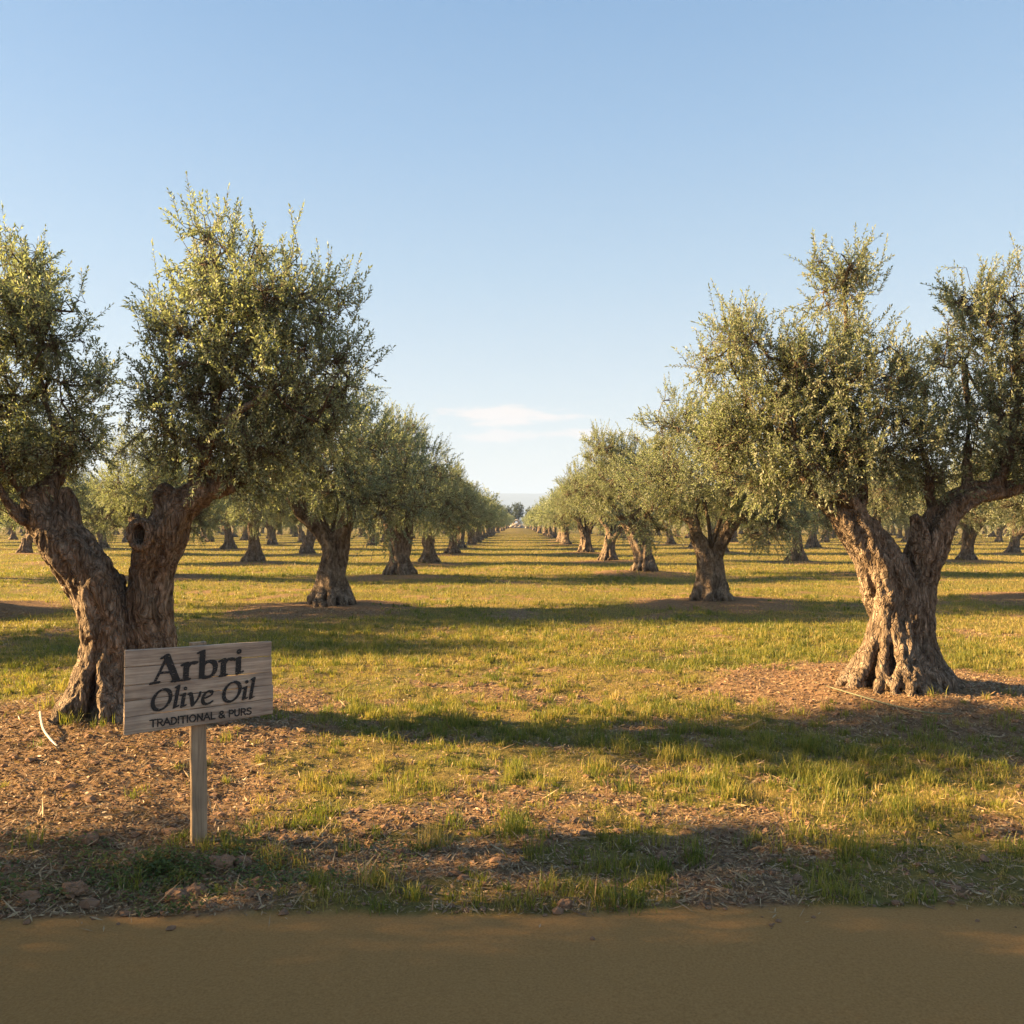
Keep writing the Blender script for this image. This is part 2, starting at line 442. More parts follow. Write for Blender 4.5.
# middle carpet
x, y = scatter(330000, 10, 28, p=0)
bb = bare(x, y); keep = rng.uniform(0, 1, len(x)) > bb * 1.0
x, y = x[keep], y[keep]; L = lush(x, y); n = len(x)
add_blades(x, y, rng.gamma(4, 0.011, n) * (0.6 + 0.8 * L), rng.uniform(0.006, 0.013, n),
           np.clip(0.68 - 0.9 * (L - 0.45) + rng.normal(0, 0.18, n), 0, 1), rng.gamma(2.5, 0.28, n), False)
x, y = scatter(330000, 26, 130, p=0)
bb = bare(x, y); keep = rng.uniform(0, 1, len(x)) > bb * 1.0
x, y = x[keep], y[keep]; L = lush(x, y); n = len(x)
add_blades(x, y, rng.gamma(5, 0.013, n) * (0.6 + 0.8 * L), rng.uniform(0.016, 0.034, n) * (y / 50) ** 0.6,
           np.clip(0.68 - 0.9 * (L - 0.45) + rng.normal(0, 0.16, n), 0, 1), rng.gamma(2.5, 0.3, n), False)
me = make_mesh('grass', acc.verts(), acc.faces(), M_grass, attrs={'var': ('POINT', np.concatenate(var_all))})
tag(link('grass', me), 'short yellow green grass and tufts growing in patches over the orchard floor', 'grass', kind='stuff')
print('grass', len(me.polygons))

# low broad-leaved weeds round the sign post
acc = Acc(); var_all = []
n = 5200
cx = rng.normal(0, 1, 60) * 0.50 - 1.55; cy = 4.12 + rng.normal(0, 1, 60) * 0.17
i = rng.integers(0, 60, n)
x = cx[i] + rng.normal(0, 0.07, n); y = np.maximum(cy[i] + rng.normal(0, 0.055, n), 3.72)
z = gz(x, y) + rng.uniform(0.005, 0.05, n)
a = rng.uniform(0, 6.28, n); s = rng.uniform(0.006, 0.015, n)
dx = np.stack([np.cos(a), np.sin(a), rng.uniform(-0.4, 0.7, n)], 1) * s[:, None]
dy = np.stack([-np.sin(a), np.cos(a), rng.uniform(-0.4, 0.4, n)], 1) * (s * 0.5)[:, None]
c = np.stack([x, y, z], 1)
V = np.stack([c - dx, c - dy, c + dx, c + dy], 1).reshape(-1, 3)
me = make_mesh('weeds', V, [np.arange(n)[:, None] * 4 + np.array([[0, 1, 2, 3]])], M_grass, attrs={'var': ('POINT', np.repeat(rng.uniform(0, 0.28, n), 4))})
tag(link('weeds', me), 'low dark green leafy weeds spreading round the foot of the sign post', 'weeds', kind='stuff')

# litter: dry stalks, leaves
acc = Acc()
x, y = scatter(260000, 3.55, 16, p=0)
bb = bare(x, y); keep = (rng.uniform(0, 1, len(x)) < 0.22 + bb * 0.75) & (rng.uniform(0, 1, len(x)) > track(x, y) * 0.985)
x, y = x[keep], y[keep]; n = len(x)
z = gz(x, y) + rng.uniform(0.002, 0.014, n)
a = rng.uniform(0, 6.28, n); s = rng.gamma(2.0, 0.0060, n) + 0.004; w = rng.uniform(0.0011, 0.0033, n) * (1 + y / 9)
long = rng.uniform(0, 1, n) < 0.03; s[long] *= 3.0
dx = np.stack([np.cos(a), np.sin(a), rng.normal(0, 0.28, n)], 1) * s[:, None]
dy = np.stack([-np.sin(a), np.cos(a), rng.normal(0, 0.5, n)], 1) * w[:, None]
c = np.stack([x, y, z + np.abs(dx[:, 2]) * 0.8], 1)
V = np.stack([c - dx, c - dy, c + dx, c + dy], 1).reshape(-1, 3)
me = make_mesh('litter', V, [np.arange(n)[:, None] * 4 + np.array([[0, 1, 2, 3]])], M_litter, attrs={'var': ('POINT', np.repeat(rng.uniform(0, 1, n), 4))})
tag(link('litter', me), 'dry straw, fallen leaves and clippings strewn over the bare soil', 'litter', kind='stuff')

# soil crumbs
def ico():
    t = (1 + 5 ** 0.5) / 2
    v = np.array([(-1,t,0),(1,t,0),(-1,-t,0),(1,-t,0),(0,-1,t),(0,1,t),(0,-1,-t),(0,1,-t),(t,0,-1),(t,0,1),(-t,0,-1),(-t,0,1)], float)
    f = np.array([(0,11,5),(0,5,1),(0,1,7),(0,7,10),(0,10,11),(1,5,9),(5,11,4),(11,10,2),(10,7,6),(7,1,8),(3,9,4),(3,4,2),(3,2,6),(3,6,8),(3,8,9),(4,9,5),(2,4,11),(6,2,10),(8,6,7),(9,8,1)])
    return norm(v), f
iv, iff = ico()
M_soil = simple('soil_clod', (0.20, 0.110, 0.06), 0.95)
x, y = scatter(26000, 3.4, 11, p=0)
bb = bare(x, y); tk = track(x, y)
keep = (rng.uniform(0, 1, len(x)) < 0.12 + bb * 0.8) & (rng.uniform(0, 1, len(x)) > tk * 0.975)
x, y = x[keep], y[keep]; n = len(x)
s = rng.gamma(1.6, 0.0042, n) + 0.003
V = iv[None] * s[:, None, None] * rng.uniform(0.6, 1.3, (n, 12, 1)) * np.array([1.2, 1.0, 0.7])
V[..., 0] += x[:, None]; V[..., 1] += y[:, None]; V[..., 2] += (gz(x, y) + s * 0.25)[:, None]
me = make_mesh('soil_crumbs', V.reshape(-1, 3), [(np.arange(n)[:, None, None] * 12 + iff[None]).reshape(-1, 3)], M_soil)
tag(link('soil_crumbs', me), 'small crumbs of brown soil scattered over the bare ground', 'soil', kind='stuff')

# ------------------------------------------------------------------ trunks
def remeshed(name, A, voxel, mats, smooth_it, disp, dseed, zs=1.9, xs=11.0, carve=None):
    me = make_mesh(name + '_src', A.verts(), A.faces(), mats)
    o = bpy.data.objects.new(name + '_src', me); COL.objects.link(o)
    m = o.modifiers.new('r', 'REMESH'); m.mode = 'VOXEL'; m.voxel_size = voxel
    s = o.modifiers.new('s', 'SMOOTH'); s.iterations = smooth_it; s.factor = 0.5
    dg = bpy.context.evaluated_depsgraph_get(); dg.update()
    ev = o.evaluated_get(dg); out = bpy.data.meshes.new_from_object(ev); out.name = name
    bpy.data.objects.remove(o); bpy.data.meshes.remove(me)
    n = len(out.vertices); co = np.zeros(n * 3, np.float32); out.vertices.foreach_get('co', co); co = co.reshape(-1, 3).astype(float)
    nr = np.zeros(n * 3, np.float32); out.vertices.foreach_get('normal', nr); nr = nr.reshape(-1, 3)
    wx = fbm(co[:, 0] * 2, co[:, 1] * 2, co[:, 2] * 2, 2, dseed + 40) * 0.35
    a = fbm((co[:, 0] + wx) * xs, (co[:, 1] + wx) * xs, co[:, 2] * zs, 3, dseed)
    b = fbm(co[:, 0] * 5, co[:, 1] * 5, co[:, 2] * 3.5, 3, dseed + 9)
    f = fbm((co[:, 0] + wx * 0.6) * xs * 2.7, (co[:, 1] + wx * 0.6) * xs * 2.7, co[:, 2] * zs * 2.2, 2, dseed + 77)
    ridge = 1 - np.abs(a - 0.5) * 3.6; fr = 1 - np.abs(f - 0.5) * 4
    co += nr * ((ridge - 0.5) * disp * 1.15 + (fr - 0.5) * disp * 0.42 + (b - 0.5) * disp * 2.5)[:, None]
    if carve is not None: co = carve(co, nr)
    out.vertices.foreach_set('co', co.astype(np.float32).ravel())
    out.polygons.foreach_set('use_smooth', np.full(len(out.polygons), True))
    out.materials.clear(); out.materials.append(mats)
    out.update()
    return out

def add_stem(A, pts, rad, rg, k=6, twist=1.6, flare=1.0, core=0.86, strands=6, roots=False, rs=0.36, ro=0.76):
    path = catmull(pts, k); r = catmull(np.stack([rad, rad, rad], 1), k)[:, 0] * 0.87
    A.add(*tube(path, r * core, 12))
    t = norm(np.gradient(path, axis=0)); u = np.cross(t[0], [0.1, 1, 0]); u /= np.linalg.norm(u)
    U = []; W = []
    for i in range(len(path)):
        u = u - t[i] * np.dot(u, t[i]); u /= np.linalg.norm(u); U.append(u.copy()); W.append(np.cross(t[i], u))
    U = np.array(U); W = np.array(W); s = np.linspace(0, 1, len(path))
    for j in range(strands):
        a0 = 2 * math.pi * (j + rg.uniform(-0.25, 0.25)) / strands
        ang = a0 + twist * s + 0.3 * np.sin(s * rg.uniform(3, 7) + rg.uniform(0, 6))
        off = r * ro * rg.uniform(0.9, 1.12); rr = r * rs * rg.uniform(0.75, 1.25) * (1 + 0.22 * np.sin(s * rg.uniform(8, 16) + rg.uniform(0, 6)))
        p = path + U * (np.cos(ang) * off)[:, None] + W * (np.sin(ang) * off)[:, None]
        A.add(*tube(p, np.maximum(rr, 0.012), 9))

def add_roots(A, c, r0, rg, n=11, h=0.40, spread=1.24, thick=0.056):
    for j in range(n):
        a = 2 * math.pi * (j + rg.uniform(-0.3, 0.3)) / n
        d = np.array([math.cos(a), math.sin(a), 0]); tn = np.array([-d[1], d[0], 0])
        R1 = r0 * spread * rg.uniform(0.85, 1.12); b = rg.uniform(-0.10, 0.10)
        hh = h * rg.uniform(0.75, 1.4)
        pts = [c + d * r0 * 0.34 + np.array([0, 0, hh * 2.0]), c + d * r0 * 0.60 + tn * b * 0.3 + np.array([0, 0, hh * 1.05]),
               c + d * r0 * 0.95 + tn * b * 0.7 + np.array([0, 0, hh * 0.42]), c + d * R1 + tn * b + np.array([0, 0, 0.05]), c + d * R1 * 1.18 + tn * b * 1.3 + np.array([0, 0, -0.10])]
        th = thick * rg.uniform(0.7, 1.35)
        rad = [th * 0.8, th, th * 1.1, th * 0.95, th * 0.6]
        A.add(*tube(catmull(pts, 4), catmull(np.stack([rad] * 3, 1), 4)[:, 0], 8))
        if rg.uniform() < 0.6:
            s = rg.choice([-1, 1])
            q = [pts[2], pts[2] + d * r0 * 0.25 + tn * s * 0.07 + np.array([0, 0, -hh * 0.2]), pts[3] + tn * s * 0.13, pts[4] + tn * s * 0.2]
            rad = [th * 0.7, th * 0.75, th * 0.7, th * 0.5]
            A.add(*tube(catmull(q, 4), catmull(np.stack([rad] * 3, 1), 4)[:, 0], 8))

# ------------------------------------------------------------------ crowns
def grow(rootpts, lobes, nodes, rg, M_leafmat, nshoot, leaf_len, leaf_wid, per, shoot_len=(0.22, 0.42), stems=True, thr=0.36, twigs=None, min_r=0.004, upright=0.75, joints=None):
    """lobes: list (centre(3), radii(3)); returns crown mesh data, twig mesh data"""
    C = np.array([l[0] for l in lobes]); Rr = np.array([l[1] for l in lobes]); wt = np.prod(Rr, 1) ** 0.85; wt /= wt.sum()
    def sample(m, bias):
        i = rg.choice(len(lobes), m, p=wt); v = norm(rg.normal(0, 1, (m, 3))); u = rg.uniform(0, 1, m) ** (1 / bias)
        return C[i] + v * u[:, None] * Rr[i], v, u, i
    # branch skeleton
    nd, ndv, ndu, ndl = sample(nodes, 1.9); nd = C[ndl] + (nd - C[ndl]) * 0.8
    rootpts = np.array(rootpts)
    if joints is not None: rootpts = np.vstack([joints, rootpts])
    d0 = np.min(np.linalg.norm(nd[:, None] - rootpts[None], axis=2), 1)
    nd = nd[np.argsort(d0)]
    pts = list(rootpts); par = ([-1] + [0] * (len(rootpts) - 1)) if joints is not None else [-1] * len(rootpts); plen = [0.0] * len(rootpts)
    PA = np.zeros((len(rootpts) + nodes, 3)); PA[:len(rootpts)] = rootpts; PL = np.zeros(len(PA)); cnt = len(rootpts)
    for q in nd:
        dist = np.linalg.norm(PA[:cnt] - q, axis=1)
        cost = dist + 0.28 * PL[:cnt]
        j = int(np.argmin(cost)); PA[cnt] = q; PL[cnt] = PL[j] + dist[j]; par.append(j); cnt += 1
    tot = cnt; load = np.ones(tot)
    for i in range(tot - 1, -1, -1):
        if par[i] >= 0: load[par[i]] += load[i]
    rad = np.maximum(min_r, 0.0046 * load ** 0.46)
    V1 = []; Q1 = []; off = 0
    P0s = []; P1s = []; r0s = []; r1s = []
    for i in range(tot):
        j = par[i]
        if j < 0: continue
        a, b = PA[j], PA[i]; L_ = np.linalg.norm(b - a)
        pd = (PA[j] - PA[par[j]]) if par[j] >= 0 else np.array([0, 0, 0.3])
        pd = pd / (np.linalg.norm(pd) + 1e-6)
        k = 4 if L_ > 0.2 else 2
        c1 = a + pd * L_ * 0.22 + (b - a) * 0.12; c2 = b - (b - a) * 0.3 + rg.normal(0, 0.05, 3) * L_ + np.array([0, 0, -0.05 * L_])
        ts = np.linspace(0, 1, k + 1)[:, None]
        cur = (1-ts)**3 * a + 3*(1-ts)**2*ts * c1 + 3*(1-ts)*ts**2 * c2 + ts**3 * b
        rj = min(rad[j], rad[i] * 1.5); rr = np.linspace(rj, rad[i], k + 1)
        for s in range(k):
            P0s.append(cur[s]); P1s.append(cur[s+1] + (cur[s+1]-cur[s]) * 0.06); r0s.append(rr[s]); r1s.append(rr[s+1])
    V, Qb = sticks(np.array(P0s), np.array(P1s), np.array(r0s), np.array(r1s), 6)
    V1.append(V); Q1.append(Qb); off = len(V)
    # shoots stand in fans: each fan shares a base and a direction, a third of them grow singly
    nf = max(8, int(nshoot * 0.54 / 7)); nf2 = int(nf * 1.8)
    S0, v0, u0, l0 = sample(nf2, 2.4); sd_ = int(rg.integers(1000))
    nz = fbm(S0[:, 0] * 1.9 + 50, S0[:, 1] * 1.9 + 50, S0[:, 2] * 1.9, 3, sd_)
    k = nz > thr + 0.1 * rg.normal(0, 1, nf2) * 0.4; S0, v0, u0 = S0[k][:nf], v0[k][:nf], u0[k][:nf]
    rep = rg.integers(4, 11, len(S0)); fi = np.repeat(np.arange(len(S0)), rep)
    Sa = S0[fi] + rg.normal(0, 0.055, (len(fi), 3)) * np.array([1, 1, 1.3]); va = norm(v0[fi] + rg.normal(0, 0.28, (len(fi), 3)))
    Sb, vb, ub, _ = sample(int(nshoot * 0.46), 1.9)
    S = np.concatenate([Sa, Sb]); vv = np.concatenate([va, vb]); uu = np.concatenate([u0[fi], ub])
    m = len(S)
    up = np.zeros((m, 3)); up[:, 2] = upright * np.where(vv[:, 2] > -0.2, 1.0, 0.15)
    D = norm(vv * (0.55 + 0.5 * uu)[:, None] + up + rg.normal(0, 0.30, (m, 3)))
    ln = rg.uniform(shoot_len[0], shoot_len[1], m) * (0.7 + 0.5 * uu)
    tall = (vv[:, 2] > 0.35) & (uu > 0.8) & (rg.uniform(0, 1, m) < 0.28); ln[tall] *= 1.35
    base = S - D * (ln * 0.45)[:, None]
    curve = rg.normal(0, 0.12, (m, 3)); curve[:, 2] += np.where(tall, 0.10, -0.10)
    if stems:
        near = np.argmin(((base[:, None, :] - PA[None, :tot, :]) ** 2).sum(2), 1)
        A0 = PA[near]; mid = (A0 + base) / 2 + rg.normal(0, 0.03, (m, 3))
        w0 = np.full(m, min_r * 0.85); w1 = np.full(m, 0.0028); w2 = np.full(m, 0.0012)
        tip = base + D * ln[:, None] + curve * ln[:, None]; mm = base + D * (ln * 0.5)[:, None] + curve * (ln * 0.25)[:, None]
        for a, b, ra, rb in ((A0, mid, w0, w0 * 0.8), (mid, base, w0 * 0.8, w1), (base, mm, w1, w1 * 0.8), (mm, tip, w1 * 0.8, w2)):
            V, Qb = sticks(a, b, ra, rb, 3); V1.append(V); Q1.append(Qb + off); off += len(V)
    # leaves
    cntl = np.maximum(4, (per * ln / np.mean(ln) * rg.uniform(0.7, 1.2, m)).astype(int))
    idx = np.repeat(np.arange(m), cntl); n = len(idx)
    start = np.cumsum(cntl) - cntl; loc = np.arange(n) - start[idx]
    t = (loc + 0.6) / cntl[idx]; t = t ** 0.9
    pos = base[idx] + D[idx] * (ln[idx] * t)[:, None] + curve[idx] * (ln[idx] * t * t)[:, None]
    dloc = norm(D[idx] + curve[idx] * (2 * t)[:, None])
    ref = norm(rg.normal(0, 1, (m, 3)))[idx]
    u = norm(np.cross(dloc, ref)); w = np.cross(dloc, u)
    ang = (loc % 2) * math.pi + (loc // 2) * (math.pi / 2) + rg.normal(0, 0.35, n)
    side = u * np.cos(ang)[:, None] + w * np.sin(ang)[:, None]
    open_ = np.where(t > 0.93, 0.15, rg.uniform(0.55, 1.15, n))
    ld = norm(dloc * np.cos(open_)[:, None] + side * np.sin(open_)[:, None] + np.array([0, 0, -0.06]))
    upv = norm(np.array([[0, 0, 1.0]]) * 0.8 + dloc * 0.4 + rg.normal(0, 0.55, (n, 3)))
    wd = norm(np.cross(ld, upv))
    ll = leaf_len * rg.uniform(0.65, 1.2, n) * (1.05 - 0.3 * t); lw = leaf_wid * rg.uniform(0.75, 1.2, n)
    tipp = pos + ld * ll[:, None]; mid = pos + ld * (ll * 0.48)[:, None]; nn = np.cross(wd, ld)
    mid = mid + nn * (ll * 0.04)[:, None]
    Vl = np.stack([pos, mid + wd * (lw / 2)[:, None], tipp, mid - wd * (lw / 2)[:, None]], 1).reshape(-1, 3)
    Ql = np.arange(n)[:, None] * 4 + np.array([[0, 1, 2, 3]])
    sv = rg.normal(0, 0.14, m)[idx]
    var = np.clip(0.42 + sv + rg.normal(0, 0.16, n) + 0.15 * (t - 0.5), 0, 1)
    return (Vl, Ql, np.repeat(var, 4)), (np.concatenate(V1), np.concatenate(Q1))

def dens(lobes): return sum(np.prod(l[1]) for l in lobes)

# ------------------------------------------------------------------ hero trees
def hero(name, D, base_px, stems, subs, stubs, lobes, rootc, seed, label, roots_at, nshoot, extra=None):
    rg = np.random.default_rng(seed)
    bx = (base_px - CX) / F * D; z0 = float(gz(np.array([bx]), np.array([D]), micro=False)[0])
    O = np.array([bx, D, z0])
    sc = D / F
    A = Acc()
    ends = []
    for st in stems:
        pts = [P(p[0], p[1], D) + np.array([0, p[3], 0]) - O for p in st['pts']]
        rad = [p[2] * sc for p in st['pts']]
        add_stem(A, pts, rad, rg, twist=st.get('twist', 1.6), strands=st.get('n', 7), core=st.get('core', 0.70))
        ends += [pts[-1]]
    for st in subs:
        pts = [P(p[0], p[1], D) + np.array([0, p[3], 0]) - O for p in st]
        rad = [p[2] * sc * t_ for p, t_ in zip(st, np.linspace(1, 0.42, len(st)))]
        add_stem(A, pts, rad, rg, twist=1.0, strands=3, core=0.85, rs=0.45, ro=0.5)
        ends += pts[2:]
    for st in stubs:
        pts = [P(p[0], p[1], D) + np.array([0, p[3], 0]) - O for p in st]
        A.add(*tube(catmull(pts, 4), catmull(np.stack([[p[2] * sc for p in st]] * 3, 1), 4)[:, 0], 10))
    for (px, r, dy, n) in roots_at:
        add_roots(A, np.array([(px - CX) * sc - O[0], dy, 0.0]), r * sc, rg, n=n)
    if extra: extra(A, O, D, sc)
    root = bpy.data.objects.new(name, None); COL.objects.link(root); root.location = O
    tm = remeshed('trunk', A, 0.0115, M_bark, 2, 0.022, seed, carve=(lambda co, nr: extra(None, O, D, sc, co, nr)) if extra else None)
    link('trunk', tm, root)
    Lb = []
    for (px, py, rx, ry, dy, rd) in lobes:
        Lb.append((P(px, py, D) + np.array([0, dy, 0]) - O, np.array([rx * sc * 0.95, rd * 0.85, ry * sc * 0.93])))
    leaves, tw = grow(ends, Lb, 420, rg, M_leaf, nshoot, 0.048, 0.0150, 26, (0.14, 0.33), thr=0.44, upright=0.9)
    me = make_mesh('crown', leaves[0], [leaves[1]], M_leaf, attrs={'var': ('POINT', leaves[2])}); link('crown', me, root)
    me = make_mesh('branches', tw[0], [tw[1]], M_twig, smooth=True); link('branches', me, root)
    tag(root, label, 'olive tree', 'olive trees of the orchard')
    print(name, len(tm.polygons), len(leaves[1]))
    return root

# big left tree
def knot(A, O, D, sc, co=None, nr=None):
    c = P(152, 534, D) + np.array([0.0, -0.225, 0]) - O
    if co is not None:        # hollow the knot out
        q = np.hypot((co[:, 0] - c[0]) / 0.046, (co[:, 2] - c[2]) / 0.075)
        k = (q < 1) & (co[:, 1] < c[1] + 0.16)
        co[k, 1] = np.maximum(co[k, 1], c[1]) + 0.17 * np.sqrt(1 - q[k] ** 2)
        return co
    pts = [c + np.array([math.cos(a) * 0.070, 0.012 * math.cos(a), math.sin(a) * 0.100]) for a in np.linspace(0, 2 * math.pi, 14)]
    A.add(*tube(np.array(pts), np.full(14, 0.036), 8))
    A.add(*tube(np.array([c + [0, 0.22, 0], c + [0, 0.12, 0], c + [0, 0.02, 0]]), [0.13, 0.12, 0.095], 12))
L_stems = [
    dict(pts=[(106,745,40,0.0),(110,700,31,0.0),(114,660,28,0.0),(111,625,27,-0.03),(101,590,27,-0.06),(84,560,26,-0.08),(64,536,23,-0.08),(49,512,19,-0.06),(42,488,13,-0.04)], twist=1.3, n=7),
    dict(pts=[(128,745,36,0.10),(138,700,27,0.10),(145,655,24,0.08),(145,615,22,0.06),(146,580,23,0.04),(155,552,24,0.02),(167,528,23,0.0),(180,506,17,0.0),(202,491,13,0.0),(230,482,9,0.0)], twist=-1.1, n=7),
    dict(pts=[(134,620,14,0.35),(132,580,13,0.38),(130,552,12,0.40),(118,530,9,0.42),(108,515,6,0.45)], twist=1.0, n=4)]
L_subs = [
    [(50,512,11,-0.06),(36,500,8,-0.1),(24,480,6,-0.15),(12,455,5,-0.2),(6,420,5,-0.2)],
    [(42,495,13,0.0),(52,470,10,0.1),(46,430,7,0.15),(30,390,5,0.2),(26,345,4,0.2)],
    [(52,528,8,-0.12),(33,516,6,-0.2),(22,495,4,-0.26),(10,465,3,-0.3)],
    [(200,490,12,0.0),(198,470,10,0.0),(210,442,9,-0.05),(220,400,8,-0.05),(240,372,6,-0.1),(258,335,4,-0.1)],
    [(214,442,7,0.0),(212,400,6,0.1),(206,350,5,0.2),(212,300,4,0.25),(208,250,3,0.2)],
    [(222,482,9,0.0),(236,474,8,0.05),(262,450,6,0.2),(300,415,4,0.3),(335,385,3,0.4)],
    [(226,482,8,0.0),(216,462,6,-0.2),(240,430,5,-0.4),(290,400,4,-0.5)]]
L_stubs = [[(68,530,13,-0.06),(72,510,10,-0.02),(64,492,8,0.0)], [(170,515,12,-0.04),(165,498,9,-0.06),(172,488,7,-0.06)]]
L_lobes = [(10,310,52,66,0.1,0.75),(15,270,26,46,0.1,0.42),(52,330,42,55,-0.1,0.6),(5,400,70,75,0,0.95),(62,395,44,52,0.2,0.7),(-70,360,95,130,0.1,1.2),(20,460,62,36,0,0.8),(-60,470,60,50,0,0.9),(80,440,38,34,-0.1,0.5),
           (75,300,18,26,0.0,0.3),(92,372,22,14,0.0,0.3),
           (212,268,50,64,0.1,0.65),(203,226,30,36,0.0,0.38),(245,240,20,38,0.2,0.4),(285,300,66,52,-0.1,0.8),(318,300,40,36,0.1,0.5),(225,340,78,66,0,1.0),(165,320,38,32,0.1,0.5),(335,355,52,34,0,0.6),(290,385,85,52,0,1.05),
           (195,400,66,56,-0.1,0.9),(250,440,85,45,0,1.0),(170,450,38,32,0.1,0.55),(310,425,50,40,0.2,0.7),(230,478,60,26,0.25,0.6),(150,395,30,30,0.1,0.4)]
hero('olive_tree', 7.0, 105, L_stems, L_subs, L_stubs, L_lobes, None, 21,
     'largest left olive tree behind the sign, twisted trunk split in two with a knot hole',
     [(106, 34, 0.0, 14), (132, 28, 0.10, 10)], 4700, knot)

R_stems = [
    dict(pts=[(888,712,42,0.0),(892,675,31,0.0),(897,640,26,0.0),(893,605,26,-0.02),(882,572,23,-0.05),(864,542,21,-0.07),(850,520,19,-0.07),(840,504,16,-0.05)], twist=1.2, n=7),
    dict(pts=[(912,712,34,0.08),(915,675,25,0.08),(917,640,21,0.08),(916,600,21,0.06),(921,570,19,0.04),(932,545,19,0.02),(940,520,17,0.0),(956,503,14,0.0),(975,493,11,0.0),(1000,491,8,0.0),(1030,486,6,0.0)], twist=-0.9, n=7)]
R_subs = [
    [(842,508,12,-0.05),(826,508,10,-0.08),(808,496,7,-0.12),(797,470,6,-0.15),(788,440,4,-0.2),(770,400,3,-0.2)],
    [(850,508,11,0.0),(852,485,8,0.05),(842,455,7,0.1),(826,432,5,0.15),(800,425,4,0.2)],
    [(858,512,10,0.0),(866,480,7,0.1),(862,430,6,0.1),(846,380,5,0.1),(850,330,4,0.1),(848,285,3,0.1)],
    [(936,520,8,0.05),(932,490,6,0.05),(926,460,5,0.0),(918,420,4,0.1)],
    [(985,492,9,0.0),(1002,474,7,0.0),(1010,445,6,0.0),(1020,400,5,0.05),(1022,345,4,0.1)],
    [(968,490,8,0.0),(975,460,6,0.15),(985,410,5,0.3),(980,360,4,0.3)]]
R_stubs = [[(921,560,10,-0.06),(915,537,9,-0.09),(912,517,6,-0.10)], [(846,505,8,-0.15),(832,497,6,-0.2),(824,500,4,-0.2)]]
R_lobes = [(742,340,50,42,0,0.7),(712,365,34,26,0.1,0.4),(790,370,70,50,0,0.95),(738,330,24,34,0.1,0.4),(846,292,44,34,0.1,0.6),(848,268,34,22,0,0.4),(850,330,36,40,0.1,0.5),(812,262,18,14,0,0.25),
           (850,385,76,58,0,1.1),(770,425,75,55,0,1.0),(722,440,38,48,0.1,0.6),(860,445,80,50,0,1.1),(905,370,22,34,0.1,0.4),(760,480,52,24,0.1,0.6),(800,465,60,40,-0.2,0.8),
           (975,330,46,62,0,0.75),(968,300,24,34,0.0,0.4),(1015,300,32,54,0.1,0.5),(1050,350,80,90,0,1.1),(990,410,66,58,0,1.0),(935,420,34,48,0.1,0.6),(1040,450,80,42,0,1.0),(940,470,50,28,0.2,0.7),(1095,400,70,100,0,1.1),(945,355,20,26,0,0.3)]
hero('olive_tree', 8.35, 900, R_stems, R_subs, R_stubs, R_lobes, None, 33,
     'largest right olive tree with sunlit twisted V shaped trunk on a bare soil mound',
     [(890, 33, 0.0, 15), (912, 28, 0.08, 10)], 5700)

